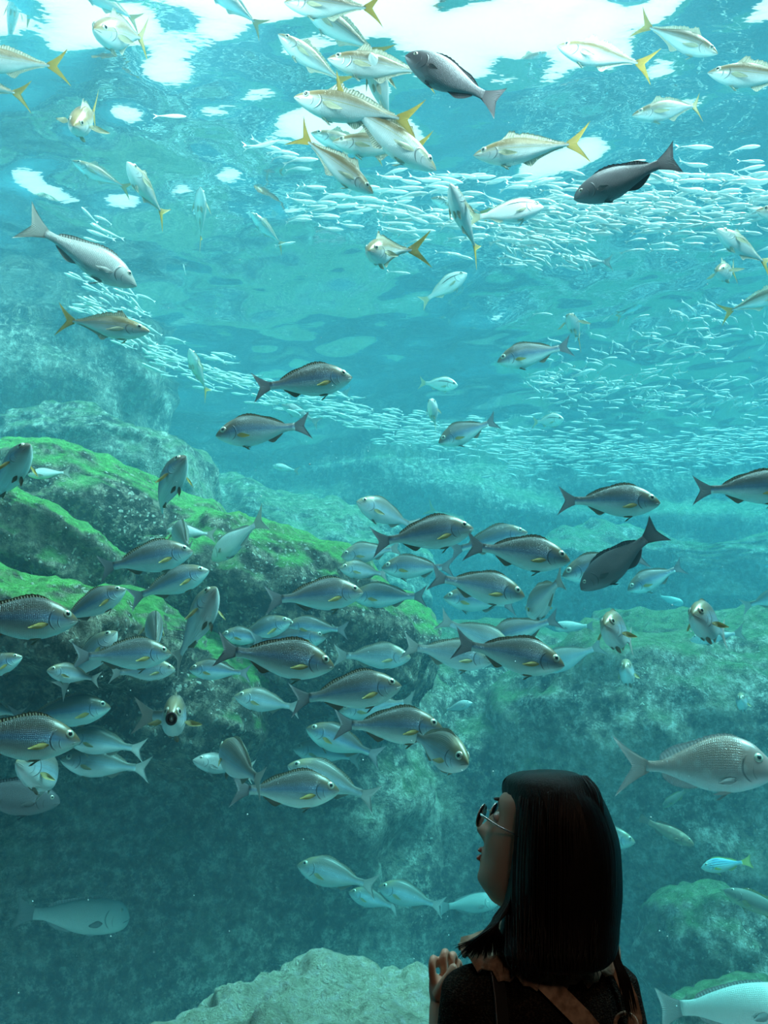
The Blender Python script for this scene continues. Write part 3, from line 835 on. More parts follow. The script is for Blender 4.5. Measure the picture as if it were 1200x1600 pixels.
I(32, 718, -12, 780, 'speckled grunt climbing at the frame edge above the mossy rock', psi=45, dist=3.0, pec=.9)
fish('silver_bream', 46, 742, 110, 738, 'pale hazy bream resting low over the upper mossy ledge', psi=0, size=.8)
S(558, 784, 655, 826, 'silver-headed grunt facing the rocks at the top of the shoal', psi=30)
I(740, 826, 580, 848, 'brown-backed grunt leading the upper shoal with its fin hanging', psi=0)
A(742, 832, 664, 792, 'yellow-green horse mackerel mostly hidden behind the leading grunt', psi=0, size=1.6)
I(889, 876, 726, 852, 'long grunt with dark tail at the upper front of the shoal', psi=0)
I(824, 832, 700, 862, 'grunt hidden behind the long one, only back and brow showing', psi=0, size=1.12)
I(880, 900, 1010, 868, 'grunt hidden behind the dark diving one, facing the shoal', psi=10, size=1.1)
fish('mejina', 908, 922, 1030, 826, 'dark slate grunt-like fish diving with its broad tail raised high', psi=0, size=.98)
I(982, 922, 1068, 884, 'small grunt with a white-edged tail just behind the dark diving fish', psi=20)
I(300, 862, 150, 888, 'big brown-headed grunt over the mossy rock with a cream side fin', psi=0, bend=.3)
fish('silver_bream', 262, 828, 338, 836, 'faint hazy bream behind the brown-headed grunt', psi=0, size=.95)
S(282, 836, 290, 850, 'small pale fish back peeping over the brown-headed grunt', psi=-70, dist=4.0)
fish('silver_bream', 330, 876, 414, 808, 'large silvery bream seen from behind with yellowish forked tail', psi=-38, size=.9)
I(325, 892, 203, 936, 'grunt rising just below the brown-headed one over the rock', psi=8)
I(194, 922, 84, 976, 'dusky grunt over the mossy step with its tail hidden', psi=10)
I(116, 970, -88, 966, 'very large grunt entering at the frame edge over the lowest mossy step', psi=0)
S(327, 940, 282, 1022, 'pale grunt climbing with a yellow fin out at the foot of the mossy slope', psi=42, dist=2.9, pec=.9)
S(240, 975, 244, 1010, 'dim fish seen from behind in front of the barnacled rock', psi=-65, dist=3.6)
S(180, 990, 92, 1078, 'grunt with a dark drooping tail behind the long barnacle-side one', psi=25, size=1.05)
I(266, 1022, 116, 1026, 'long grunt in front of the barnacled rock with a small dark side fin', psi=0)
S(272, 1046, 172, 1052, 'light-bellied grunt almost hidden under the long barnacle-side one', psi=10, size=1.1)
S(76, 1048, 156, 1062, 'small grunt facing away from the shoal behind the drooping tail', psi=25)
I(30, 1028, -62, 1066, 'grunt whose brown face enters at the frame edge by the dark rock', psi=12)
I(296, 1046, 392, 1052, 'dark grunt facing the frame edge in the shade under the mossy slope', psi=0, size=.8)
I(568, 926, 414, 938, 'yellow-lipped grunt at the middle of the shoal with a tall dark tail', psi=0)
I(456, 970, 352, 1010, 'grunt with cream side fin just below the tall dark tail', psi=12)
I(510, 996, 390, 1002, 'brown-headed grunt wedged between two larger ones', psi=0, size=1.05)
I(523, 1042, 337, 1014, 'largest blue-flanked grunt of the middle shoal with a pale tail', psi=0)
I(346, 992, 430, 1000, 'little dark grunt face looking towards the mossy rock behind the tails', psi=10, size=.8)
S(531, 888, 608, 898, 'silver grunt facing the mossy rock with a yellow fin laid back', psi=28)
S(533, 870, 628, 856, 'grunt whose rounded back shows above the silver one facing it', psi=12, size=1.1)
I(596, 888, 710, 886, 'grunt facing the mossy rock just above the dark-tailed one', psi=5)
I(548, 932, 668, 932, 'dull grunt facing the mossy rock behind the yellow-lipped one', psi=0, size=1.05)
I(446, 978, 545, 985, 'dark grunt tail showing between the middle ones', psi=0, size=1.0)
I(819, 932, 670, 900, 'grunt with yellow fin near the front centre of the shoal', psi=0)
I(693, 934, 808, 946, 'dark-faced grunt looking back towards the rock beneath another', psi=5, size=1.1)
S(836, 950, 868, 914, 'pale grunt swimming away beside the front of the shoal', psi=-58, dist=3.4)
S(642, 1028, 520, 1024, 'light silver grunt right ahead of the largest blue-flanked one', psi=5)
S(770, 1034, 628, 1008, 'bright silver grunt partly behind the long brown-backed one', psi=0, size=1.02)
S(800, 1018, 684, 966, 'pale-backed grunt with a golden dorsal edge behind the shoal front', psi=0, size=1.05)
I(760, 1002, 876, 966, 'grunt facing the rocks with a raised white-edged tail', psi=5, size=1.02)
I(880, 1040, 708, 1004, 'long brown-backed grunt at the lower front of the shoal', psi=0)
S(840, 1046, 944, 1008, 'silver-blue grunt behind the long one, tail towards the open water', psi=0, size=1.1)
S(946, 978, 990, 1004, 'round-faced grunt coming towards us above the broad algae mound', psi=74, dist=3.0, pec=.8)
S(1088, 964, 1132, 990, 'round-backed grunt with white fin stripe above the algae mound', psi=72, dist=2.9, pec=.8)
fish('silver_bream', 1080, 1000, 1162, 988, 'hazy bream directly behind the round-backed grunt', psi=0, size=.95)
S(978, 1046, 984, 1066, 'small grunt seen head-on above the pink sea bream', psi=78, dist=4.4)
S(1158, 1094, 1162, 1108, 'tiny hazy grunt head-on over the algae mound near the frame edge', psi=78, dist=6.2)
S(1248, 924, 1160, 948, 'whitish grunt leaving at the frame edge with a notched tail showing', psi=15)
S(1250, 872, 1186, 886, 'faint pale fish just entering the frame edge above the whitish grunt', psi=10, size=1.3)
fish('wrasse', 1066, 944, 1026, 930, 'tiny bright cyan fish in the far haze beneath the small white-tailed grunt', psi=0, size=.6)
fish('wrasse', 868, 980, 926, 978, 'faint cyan fish in the haze behind the front of the shoal', psi=0, size=.8)
I(169, 1106, 20, 1124, 'grunt with reddish-lit head in front of the dark rock wall', psi=0)
I(120, 1158, -92, 1150, 'very large dark grunt low at the frame edge under the reddish-headed one', psi=0)
S(104, 1152, 226, 1172, 'bright silver grunt facing the frame edge, the upper of two', psi=5)
S(98, 1188, 234, 1202, 'bright silver grunt with a clear forked tail, the lower of two facing the frame edge', psi=0)
S(48, 1200, 114, 1226, 'bright turning grunt seen from below, its tail hanging over the dark rock', psi=52, bend=-1.0, dist=2.9)
fish('mejina', 90, 1254, -80, 1234, 'dark fish low at the frame edge, lowest of the shoal there', psi=0, size=1.05)
S(-55, 1098, 36, 1118, 'pale blue back at the frame edge between the two large grunts', psi=0, size=1.2)
S(268, 1122, 282, 1118, 'grunt facing us head-on with its mouth wide open and yellow fins spread', psi=86, dist=2.75, pec=1.6, mouth=True, bend=-1.0)
S(367, 1088, 472, 1108, 'plain grunt facing the frame edge below the largest blue-flanked one', psi=10, bend=.4)
I(628, 1072, 453, 1094, 'grunt leading the lower shoal, its belly lit green', psi=0)
S(530, 1112, 652, 1096, 'silver grunt nearly hidden between the two lower leaders', psi=0, size=1.06)
I(692, 1138, 520, 1132, 'grunt with a yellow fin at the lowest front of the shoal', psi=0)
S(716, 1186, 648, 1150, 'short-looking golden grunt turning down below the lowest leader', psi=55, dist=2.9)
I(478, 1138, 598, 1184, 'dusky grunt facing the rock with its tail over the one below', psi=5)
S(458, 1170, 565, 1186, 'light-bellied grunt tucked under the dusky one', psi=5, size=1.08)
fish('bream', 302, 1188, 398, 1206, 'dark humped fish facing the rock in the deep shade', psi=25, size=.62)
S(356, 1176, 398, 1214, 'light blue back of a grunt seen from above beside the dark humped fish', psi=-60, dist=3.0)
S(449, 1196, 590, 1250, 'light grunt slanting down behind the lowest level grunt', psi=0, size=1.05)
I(531, 1236, 360, 1234, 'lowest level-swimming grunt of the shoal with a yellow-tinged fin', psi=0)
S(464, 1352, 590, 1386, 'silver grunt low down alone against the dark rock, largest of the three there', psi=0, size=1.02)
S(545, 1394, 624, 1420, 'dim silver grunt behind the other two low ones', psi=10, size=1.12)
S(591, 1386, 694, 1418, 'silver grunt low down heading for the dim one', psi=5, size=1.0)
fish('wrasse', 778, 1408, 686, 1418, 'hazy blue fish half hidden behind the visitor chin and hair', psi=0, size=.95)
fish('madai', 1203, 1204, 962, 1196, 'big pink-grey sea bream with large forked tail near the visitor', psi=0)
fish('green_rockfish', 1034, 1262, 1076, 1232, 'small dull green fish hiding under the pink sea bream', psi=0, size=.62)
fish('grouper', 1080, 1318, 1004, 1280, 'mottled brown rockfish beneath the pink sea bream', psi=5, size=.8)
S(990, 1316, 890, 1300, 'grunt head showing beside the visitor black hair', psi=0, size=1.0)
fish('sweetlips', 1097, 1356, 1173, 1346, 'yellow-finned fish with blue and black stripes', psi=15)
fish('green_rockfish', 1138, 1394, 1250, 1440, 'dark green-backed rockfish at the frame edge below the striped fish', psi=5)
fish('wrasse', 1245, 1572, 1032, 1576, 'long teal fish gliding past the low mossy boulder', psi=0, size=1.25)
fish('wrasse', 200, 1436, 28, 1426, 'bulky teal wrasse with a blunt forehead alone by the dark rock wall', psi=0)
fish('silver_bream', 738, 1098, 688, 1112, 'tiny cyan fish with an arched back before the dark rock buttress', psi=15, size=.8)
fish('silver_bream', 426, 728, 468, 736, 'faint bream in the blue haze over the mossy slope', psi=0, size=.5)
fish('bream', 440, 632, 500, 662, 'ghostly bream among the far sardines under the slate grunt', psi=0, size=.75)
fish('bream', 478, 612, 548, 616, 'ghostly tail and back just below the brownish grunt with yellow fin', psi=0, size=.85)
# ---------------------------------------------------------------- the sardine school, a ring swimming level under the surface
def sardine_school():
    rnd = random.Random(11)
    # (x0, y0, x1, y1, half width, count, heading in degrees seen from above or None, spread, length)
    segs = [(400, 222, 470, 250, 14, 9, 8, 8, .20), (455, 330, 640, 300, 40, 34, 5, 9, .20), (600, 340, 800, 350, 48, 62, 8, 9, .20),
            (780, 350, 1000, 330, 58, 150, 10, 12, .20), (980, 330, 1215, 320, 58, 150, 5, 10, .20), (790, 405, 920, 398, 24, 46, 35, 18, .18),
            (600, 275, 900, 290, 16, 26, 4, 6, .20), (1000, 275, 1200, 280, 18, 22, 0, 8, .20),
            (850, 560, 1210, 520, 50, 110, 60, 45, .17), (820, 610, 1210, 620, 38, 190, 20, 60, .18), (1050, 500, 1180, 470, 14, 16, 40, 15, .2),
            (1215, 690, 1000, 708, 34, 230, 175, 14, .19), (1000, 706, 800, 706, 32, 220, 178, 12, .19), (820, 695, 620, 672, 30, 190, 186, 12, .19),
            (620, 668, 420, 615, 28, 140, 196, 12, .19), (420, 612, 240, 555, 24, 100, 206, 12, .19), (250, 545, 130, 465, 26, 60, 226, 16, .18),
            (180, 380, 150, 330, 20, 8, 235, 12, .18), (230, 480, 120, 420, 20, 20, 235, 18, .18)]
    fishes = []
    for si, (x0, y0, x1, y1, hw, n, hd, sp, L) in enumerate(segs):
        for _ in range(n):
            u = rnd.random()
            w = rnd.gauss(0, .5)
            px, py = x0 + (x1 - x0) * u, y0 + (y1 - y0) * u
            nx, ny = -(y1 - y0), (x1 - x0)
            ln = math.hypot(nx, ny)
            px += nx / ln * w * hw; py += ny / ln * w * hw
            p = PZ(px, py, 4.9 + rnd.uniform(-.22, .22))
            if p.y < 2.5 or p.y > 11.6 or p.x < TX0 + 1.4:
                continue
            a = math.radians(hd + rnd.gauss(0, sp))
            d = Vector((math.cos(a), math.sin(a), rnd.gauss(0.02, .10))).normalized()
            fishes.append((p, d, L * rnd.uniform(.85, 1.12), si))
    fishes.sort(key=lambda q: -q[2] / (q[0] - EYE).length)
    (nm, v, f, u, m, _), = fish_parts('sardine', .5, .35, False)
    me = None
    protos = []
    for b in (.6, -.6, 0.1):
        (nm, v, f, u, m, _), = fish_parts('sardine', b, .35, False)
        o = mesh_obj('sardine', v, f, m, uvs=u)
        protos.append(o)
    kept = 0
    for i, (p, d, L, si) in enumerate(fishes[:300]):
        o = protos[i] if i < 3 else protos[i % 3].copy()
        if i >= 3:
            COL.objects.link(o)
        o.location = p
        o.rotation_euler = frame(d).to_euler()
        o.scale = (L, L, L)
        lab, grp = (('silver sardine straggling at the sparse tip of the school under the horse mackerel', 'sardines at the sparse tip of the school') if si in (0, 1, 6) else
                    ('silver sardine fanning out at the lower edge of the bright band', 'sardines fanning out below the bright band') if si == 5 else
                    ('small silver sardine in the dense bright band of the school behind the dark grey fish', 'sardines in the dense bright band') if si < 5 else
                    ('small pale sardine scattered loosely in the blue water between the two bands of the school', 'sardines scattered between the bands') if si < 11 else
                    ('tiny sardine of the thin end of the school that curves past the large grey bream', 'sardines at the thin curving end of the school'))
        tag(o, lab, 'fish', grp)
    pv = [np.array([tuple(w.co) for w in pr.data.vertices]) for pr in protos]
    pf = [[tuple(pl.vertices) for pl in pr.data.polygons] for pr in protos]
    uvp = u
    V, Fc, U = [], [], []
    base = 0
    for i, (p, d, L, si) in enumerate(fishes[300:]):
        k = i % 3
        M = np.array(frame(d)) * L
        vv = pv[k] @ M.T + np.array(p)
        V.append(vv)
        Fc += [tuple(a + base for a in q) for q in pf[k]]
        U += list(uvp)
        base += len(vv)
    o = mesh_obj('sardine_school', np.concatenate(V), Fc, LOOK['sardine'][0], uvs=U)
    tag(o, 'distant ribbon of countless tiny silver sardines curving through the blue water', 'fish school', kind='stuff')
    def lone(hx, hy, tx, ty, label, psi=0, L=.16):
        mx, my, d = heading(hx, hy, tx, ty, psi)
        c = EYE + ray(mx, my) * (F * L * math.cos(math.radians(psi)) / math.hypot(hx - tx, hy - ty))
        q = protos[2].copy()
        COL.objects.link(q)
        q.location = c; q.rotation_euler = frame(d).to_euler(); q.scale = (L, L, L)
        tag(q, label, 'fish')
    lone(291, 182, 239, 180, 'lone white sardine level in dark water beside the face-on horse mackerel')
    lone(286, 412, 290, 430, 'lone tiny sardine in open water far below the others', 20, .085)
    lone(462, 378, 428, 384, 'lone sardine beside the thin pale horse mackerel')
sardine_school()

def particles():
    rnd = random.Random(3)
    V, Fc = [], []
    for _ in range(420):
        c = P(rnd.uniform(0, 1200), rnd.uniform(150, 1600), rnd.uniform(2.3, 5.5))
        r = rnd.uniform(.0012, .0032)
        b = len(V)
        V += [c + Vector(q) * r for q in ((1, 0, 0), (-1, 0, 0), (0, 1, 0), (0, -1, 0), (0, 0, 1), (0, 0, -1))]
        Fc += [tuple(b + i for i in q) for q in ((0, 2, 4), (2, 1, 4), (1, 3, 4), (3, 0, 4), (2, 0, 5), (1, 2, 5), (3, 1, 5), (0, 3, 5))]
    o = mesh_obj('drifting_specks', V, Fc, plain('white_specks', (.9, .9, .88), .6))
    tag(o, 'fine white specks drifting in the tank water', 'specks', kind='stuff')
particles()
# ---------------------------------------------------------------- the visitor
PY = 1.48                                   # distance of the visitor's head
def remeshed(name, parts, voxel, mat, parent=None, smooth=6):
    """Union of closed meshes [(verts, faces)] as one continuous skin."""
    V, Fc = [], []
    for v, f in parts:
        b = len(V)
        V += [tuple(p) for p in v]
        Fc += [tuple(i + b for i in q) for q in f]
    tmp = mesh_obj('tmp', V, Fc, None)
    m = tmp.modifiers.new('r', 'REMESH')
    m.mode = 'VOXEL'; m.voxel_size = voxel; m.use_smooth_shade = True
    if smooth:
        k = tmp.modifiers.new('s', 'SMOOTH'); k.factor = .5; k.iterations = smooth
    bpy.context.view_layer.update()
    me = bpy.data.meshes.new_from_object(tmp.evaluated_get(bpy.context.evaluated_depsgraph_get()))
    me.name = name
    bpy.data.objects.remove(tmp)
    me.materials.clear()
    me.materials.append(mat)
    me.polygons.foreach_set('use_smooth', [True] * len(me.polygons))
    return link(bpy.data.objects.new(name, me), parent)

def loft(rings, cap=True):
    n = len(rings[0])
    V = [p for r in rings for p in r]
    Fc = [(i * n + k, i * n + (k + 1) % n, (i + 1) * n + (k + 1) % n, (i + 1) * n + k) for i in range(len(rings) - 1) for k in range(n)]
    if cap:
        for i, flip in ((0, True), (len(rings) - 1, False)):
            c = Vector((0, 0, 0))
            for p in rings[i]:
                c = c + Vector(p)
            V.append(c / n)
            ci = len(V) - 1
            for k in range(n):
                a, b = i * n + k, i * n + (k + 1) % n
                Fc.append((ci, b, a) if flip else (ci, a, b))
    return V, Fc

def tube(pts, rads, n=14, squash=None):
    """Tapered limb with rounded ends along points."""
    pts = [Vector(p) for p in pts]
    P_, R_ = [], []
    m = 5
    for i in range(len(pts) - 1):
        for j in range(m):
            u = j / m
            p0 = pts[max(i - 1, 0)]; p1 = pts[i]; p2 = pts[i + 1]; p3 = pts[min(i + 2, len(pts) - 1)]
            q = 0.5 * ((2 * p1) + (p2 - p0) * u + (2 * p0 - 5 * p1 + 4 * p2 - p3) * u * u + (-p0 + 3 * p1 - 3 * p2 + p3) * u ** 3)
            P_.append(q); R_.append(rads[i] * (1 - u) + rads[i + 1] * u)
    P_.append(pts[-1]); R_.append(rads[-1])
    d0 = (P_[1] - P_[0]).normalized(); d1 = (P_[-1] - P_[-2]).normalized()
    for k in (.55, .85, .98):
        P_.insert(0, P_[0] - d0 * R_[0] * .32); R_.insert(0, R_[0] * (1 - k * .45))
        P_.append(P_[-1] + d1 * R_[-1] * .32); R_.append(R_[-1] * (1 - k * .45))
    rings = []
    x = None
    for i, p in enumerate(P_):
        d = (P_[min(i + 1, len(P_) - 1)] - P_[max(i - 1, 0)]).normalized()
        if x is None:
            x = d.orthogonal().normalized()
        x = (x - d * x.dot(d)).normalized()
        y = d.cross(x)
        rings.append([p + (x * math.cos(a) + y * math.sin(a)) * R_[i] for a in [2 * math.pi * k / n for k in range(n)]])
    return loft(rings)

def build_visitor():
    skin = NT('skin')
    skin.surf(skin.pbr(color=(0.55, 0.32, 0.22), rough=.5, sub=0.0))
    lipm = plain('lips', (.40, .18, .15), .4)
    root = empty('person', (0.24, PY + .05, 0))
    tag(root, 'woman with long black hair in a dark knit top, looking up at the fish', 'person')
    # ---- head frame
    HC = P(840, 1316, PY)
    yaw, pit = math.radians(153), math.radians(20)
    f0 = Vector((math.cos(yaw), math.sin(yaw), 0))
    s0 = Vector((0, 0, 1)).cross(f0).normalized()            # her own left-hand side axis
    f1 = (f0 * math.cos(pit) + Vector((0, 0, 1)) * math.sin(pit)).normalized()
    u1 = f1.cross(s0).normalized()
    if u1.z < 0:
        u1 = -u1
    def H(f, s, u):
        return HC + f1 * f + s0 * s + u1 * u
    tabF = [(-.118, .050), (-.108, .062), (-.095, .078), (-.08, .082), (-.066, .082), (-.05, .083), (-.03, .083), (-.01, .081), (.012, .078), (.03, .079), (.045, .082), (.065, .072), (.082, .056), (.096, .036), (.108, .012)]
    tabB = [(-.118, .010), (-.108, .03), (-.09, .048), (-.06, .062), (-.02, .084), (.02, .096), (.06, .095), (.082, .078), (.096, .056), (.108, .018)]
    tabW = [(-.118, .022), (-.108, .036), (-.095, .046), (-.08, .054), (-.06, .060), (-.03, .066), (0, .070), (.03, .073), (.06, .073), (.082, .060), (.096, .042), (.108, .016)]
    rings = []
    n = 96
    for i in range(90):
        u = -.118 + .226 * i / 89
        Fm, Bm, W = crv(tabF, u), crv(tabB, u), crv(tabW, u)
        r = []
        for k in range(n):
            a = 2 * math.pi * k / n
            c, s = math.cos(a), math.sin(a)
            e = .80 if c > 0 else .95
            ff = (Fm if c > 0 else Bm) * math.copysign(abs(c) ** e, c)
            ss = W * math.copysign(abs(s) ** .92, s)
            if c > 0:
                nose = .026 * math.exp(-((u + .020) / .013) ** 2) + .016 * math.exp(-((u - .004) / .018) ** 2)
                ff += nose * math.exp(-(ss / (.011 + .004 * (u < -.01))) ** 2)
                ff += .009 * math.exp(-((u + .049) / .006) ** 2) * math.exp(-(ss / .018) ** 2)
                ff += .008 * math.exp(-((u + .063) / .0065) ** 2) * math.exp(-(ss / .016) ** 2)
                ff -= .004 * math.exp(-((u + .0555) / .003) ** 2) * math.exp(-(ss / .02) ** 2)
                ff -= .009 * math.exp(-((u - .018) / .012) ** 2) * math.exp(-((abs(ss) - .032) / .014) ** 2)
                ff += .004 * math.exp(-((u + .095) / .012) ** 2) * math.exp(-(ss / .02) ** 2)
                ff += .005 * math.exp(-((u + .02) / .02) ** 2) * math.exp(-((abs(ss) - .045) / .014) ** 2)
            r.append(H(ff, ss, u))
        rings.append(r)
    head = loft(rings)
    parts = [head]
    # neck and trunk down to the hips, then legs
    sh_l = P(722, 1522, PY + .03); sh_r = P(972, 1530, PY + .02)
    cx = (sh_l.x + sh_r.x) / 2
    neck0 = H(-.025, 0, -.06)
    nb = Vector((cx + .0, PY + .03, 1.205))
    parts.append(tube([neck0, (neck0 + nb) / 2 + Vector((0, -.004, 0)), nb, nb - Vector((0, 0, .06))], [.050, .047, .052, .07]))
    byaw = math.radians(12)
    bx = Vector((math.cos(byaw), math.sin(byaw), 0)); by = Vector((-math.sin(byaw), math.cos(byaw), 0))
    def trunk(grow=0.0, lo=.74):
        rr = []
        for z, w, dp, off in [(1.235, .035, .035, 0), (1.222, .062, .05, 0), (1.205, .090, .062, 0), (1.18, .115, .075, 0), (1.14, .130, .086, 0), (1.08, .138, .094, .005), (1.0, .132, .095, .01), (.92, .122, .092, .01), (.84, .13, .095, .005), (.76, .148, .10, 0), (.70, .152, .10, 0), (.66, .145, .095, 0)]:
            if z < lo:
                continue
            c = Vector((cx, PY + .035, z)) + by * off
            rr.append([c + bx * ((w + grow) * math.copysign(abs(math.cos(a)) ** .9, math.cos(a))) + by * ((dp + grow) * math.sin(a)) for a in [2 * math.pi * k / 40 for k in range(40)]])
        return loft(rr)
    parts.append(trunk(0, .6))
    # arms: her left one is raised with the hand at the bag strap, the other hangs
    shL = Vector((cx, PY + .035, 1.155)) - bx * .118
    shR = Vector((cx, PY + .035, 1.155)) + bx * .118
    elL = shL + Vector((-.035, .07, -.24))
    wrL = P(690, 1566, PY + .17)
    elR = shR + Vector((.045, .0, -.26)); wrR = elR + Vector((.0, .06, -.22))
    parts.append(tube([shL, (shL + elL) / 2, elL], [.044, .040, .034]))
    parts.append(tube([elL, (elL * .6 + wrL * .4), wrL], [.036, .034, .022]))
    parts.append(tube([shR, (shR + elR) / 2, elR, (elR * .6 + wrR * .4), wrR], [.044, .040, .034, .031, .022]))
    # raised hand: palm and five bent fingers
    Yh = PY + .17
    Q = lambda x, y, dy=0: P(x, y, Yh + dy)
    parts.append(tube([wrL, Q(684, 1552, -.004), Q(681, 1530, -.010)], [.020, .016, .0125]))
    parts.append(tube([wrL, Q(692, 1550, .004), Q(696, 1528, .006)], [.020, .018, .0135]))
    parts.append(tube([wrL, Q(700, 1548, .016), Q(707, 1528, .026)], [.019, .016, .013]))
    parts.append(tube([wrL, Q(704, 1548, .026), Q(713, 1530, .044)], [.017, .014, .011]))
    def finger(x, y, top, dy, r, ln=1.0):
        return ([Q(x + 3, y + 8, dy), Q(x, y - 6, dy - .002), Q(x - 1, top + 12, dy - .002), Q(x + 1, top + 3, dy + .006 * ln), Q(x + 4, top + 6, dy + .018 * ln), Q(x + 6, top + 14, dy + .024 * ln)],
                [r, r * .96, r * .92, r * .90, r * .86, r * .74])
    fing = [finger(676, 1530, 1495, -.012, .0078), finger(694, 1526, 1485, .004, .0082, 1.1), finger(706, 1524, 1489, .026, .0078), finger(714, 1524, 1500, .048, .0070, .8),
            ([Q(684, 1556, -.020), Q(694, 1538, -.032), Q(704, 1522, -.034), Q(709, 1510, -.030)], [.0115, .0105, .0090, .0078])]
    for pts, rr in fing:
        parts.append(tube(pts, rr, 10))
    hr = wrR
    parts.append(tube([hr, hr + Vector((0, .02, -.05)), hr + Vector((0, .03, -.085))], [.020, .026, .024]))
    for k in range(4):
        b = hr + Vector((-.021 + .014 * k, .03, -.085))
        parts.append(tube([b, b + Vector((0, .012, -.035)), b + Vector((0, .004, -.062 + .004 * abs(k - 1.5)))], [.009, .0085, .007], 8))
    b = hr + Vector((-.022, .02, -.03))
    parts.append(tube([b, b + Vector((-.022, .015, -.03)), b + Vector((-.024, .025, -.056))], [.011, .010, .008], 8))
    # legs
    for s in (-1, 1):
        hp = Vector((cx, PY + .035, .72)) + bx * (.085 * s)
        kn = hp + Vector((0, .01, -.30)); an = Vector((kn.x, kn.y - .01, .07))
        parts.append(tube([hp, (hp + kn) / 2, kn, (kn * .6 + an * .4), an], [.082, .072, .052, .050, .034]))
        parts.append(tube([an - Vector((0, .03, .03)), an + Vector((-.02 * s * 0, .08, -.035)), an + Vector((0, .14, -.045))], [.032, .030, .022]))
    body = remeshed('body', parts, .0028, skin.m, root, 4)
    # ---- lips, brows, eyes
    def patch(name, f, su, mat, rx, rz, ry=.004):
        vv, ff = [], []
        n1, n2 = 14, 8
        for j in range(n2 + 1):
            th = math.pi * j / n2
            for i in range(n1):
                ph = 2 * math.pi * i / n1
                vv.append(H(f + ry * math.sin(th) * math.cos(ph), su[0] + rx * math.sin(th) * math.sin(ph), su[1] + rz * math.cos(th)))
        ff = [(j * n1 + i, j * n1 + (i + 1) % n1, (j + 1) * n1 + (i + 1) % n1, (j + 1) * n1 + i) for j in range(n2) for i in range(n1)]
        return mesh_obj(name, vv, ff, mat, root)
    patch('upper_lip', .0885, (0, -.0490), lipm, .020, .0045, .006)
    patch('lower_lip', .0875, (0, -.0625), lipm, .017, .0055, .006)
    browm = plain('eyebrow_black', (.02, .016, .014), .8)
    whitem = plain('eye_white', (.75, .72, .68), .3)
    irism = plain('iris_dark', (.02, .012, .008), .2)
    for s in (-1, 1):
        patch('eyebrow', .0775, (s * .032, .046), browm, .017, .0028, .005)
        e = patch('eye', .066, (s * .031, .018), whitem, .0115, .0095, .011)
        patch('iris', .0745, (s * .031, .018), irism, .0055, .0055, .0035).parent = e
    # ---- clothes
    knit = NT('dark_speckled_knit')
    tc = knit.n('TexCoord').outputs['Object']
    nz = knit.n('TexNoise', {'Vector': tc, 'Scale': 260.0, 'Detail': 3.0})
    wv = knit.n('TexVoronoi', {'Vector': knit.n('Mapping', {'Vector': tc, 'Scale': (1, 1, 2.2)}), 'Scale': 230.0})
    kc = knit.mix(knit.grey(nz.outputs[0], .50, .64), (.016, .015, .013), (.055, .047, .036))
    knit.surf(knit.pbr(color=kc, rough=.95, spec=.1, normal=knit.n('Bump', {'Height': wv.outputs['Distance'], 'Strength': .8, 'Distance': .004})))
    g = .009
    cut = [trunk(g, .74)]
    cut.append(tube([shL, (shL + elL) / 2, elL], [.044 + g, .041 + g, .037 + g]))
    cut.append(tube([elL, elL * .55 + wrL * .45, elL * .30 + wrL * .70], [.041 + g, .038 + g, .034 + g * .6]))
    cut.append(tube([shR, (shR + elR) / 2, elR, elR * .6 + wrR * .4, elR * .2 + wrR * .8], [.044 + g, .041 + g, .037 + g, .034 + g, .028 + g]))
    remeshed('knit_top', cut, .005, knit.m, root, 5)
    jeans = plain('dark_trousers', (.02, .022, .03), .9, bump=.3, scale=200)
    tr = [trunk(.008, .6)] if False else []
    rr = []
    for z, w, dp in [(.80, .155, .108), (.76, .168, .114), (.70, .173, .114), (.64, .165, .11)]:
        c = Vector((cx, PY + .035, z))
        rr.append([c + bx * (w * math.cos(a)) + by * (dp * math.sin(a)) for a in [2 * math.pi * k / 36 for k in range(36)]])
    tr.append(loft(rr))
    for s in (-1, 1):
        hp = Vector((cx, PY + .035, .70)) + bx * (.085 * s)
        kn = hp + Vector((0, .01, -.28)); an = Vector((kn.x, kn.y - .01, .11))
        tr.append(tube([hp, (hp + kn) / 2, kn, (kn * .5 + an * .5), an], [.090, .082, .066, .062, .055]))
    remeshed('trousers', tr, .007, jeans, root, 4)
    shoe = plain('dark_shoe', (.03, .028, .028), .6)
    for s in (-1, 1):
        a0 = Vector((cx, PY + .035, 0)) + bx * (.085 * s)
        remeshed('shoe', [tube([a0 + Vector((0, -.05, .045)), a0 + Vector((0, .06, .04)), a0 + Vector((0, .15, .032))], [.040, .042, .032])], .006, shoe, root, 2)
    # lace collar that shows at the nape and a patterned shawl over her shoulders
    lace = NT('beige_lace')
    tc = lace.n('TexCoord').outputs['Object']
    n2_ = lace.n('TexNoise', {'Vector': tc, 'Scale': 55.0, 'Detail': 5.0})
    lc = lace.mix(lace.grey(n2_.outputs[0], .42, .6), (.38, .25, .17), (.70, .52, .38))
    lace.surf(lace.pbr(color=lc, rough=.9, normal=lace.n('Bump', {'Height': n2_.outputs[0], 'Strength': .6, 'Distance': .004})))
    rr = []
    for j, (z, w, dp) in enumerate([(1.262, .056, .056), (1.246, .070, .064), (1.232, .092, .074), (1.221, .120, .084), (1.214, .138, .092)]):
        ring = []
        for k in range(80):
            a = 2 * math.pi * k / 80
            fr = .006 * math.sin(a * 17) * (j / 4) ** 2 + .004 * math.sin(a * 41) * (j / 4) ** 2
            c = Vector((cx, PY + .035, z + fr - (.010 * j * max(0, -math.sin(a)) if j else 0)))
            ring.append(c + bx * (w * math.cos(a)) + by * (dp * math.sin(a)))
        rr.append(ring)
    V, Fc = loft(rr, cap=False)
    col = mesh_obj('lace_collar', V, Fc, lace.m, root)
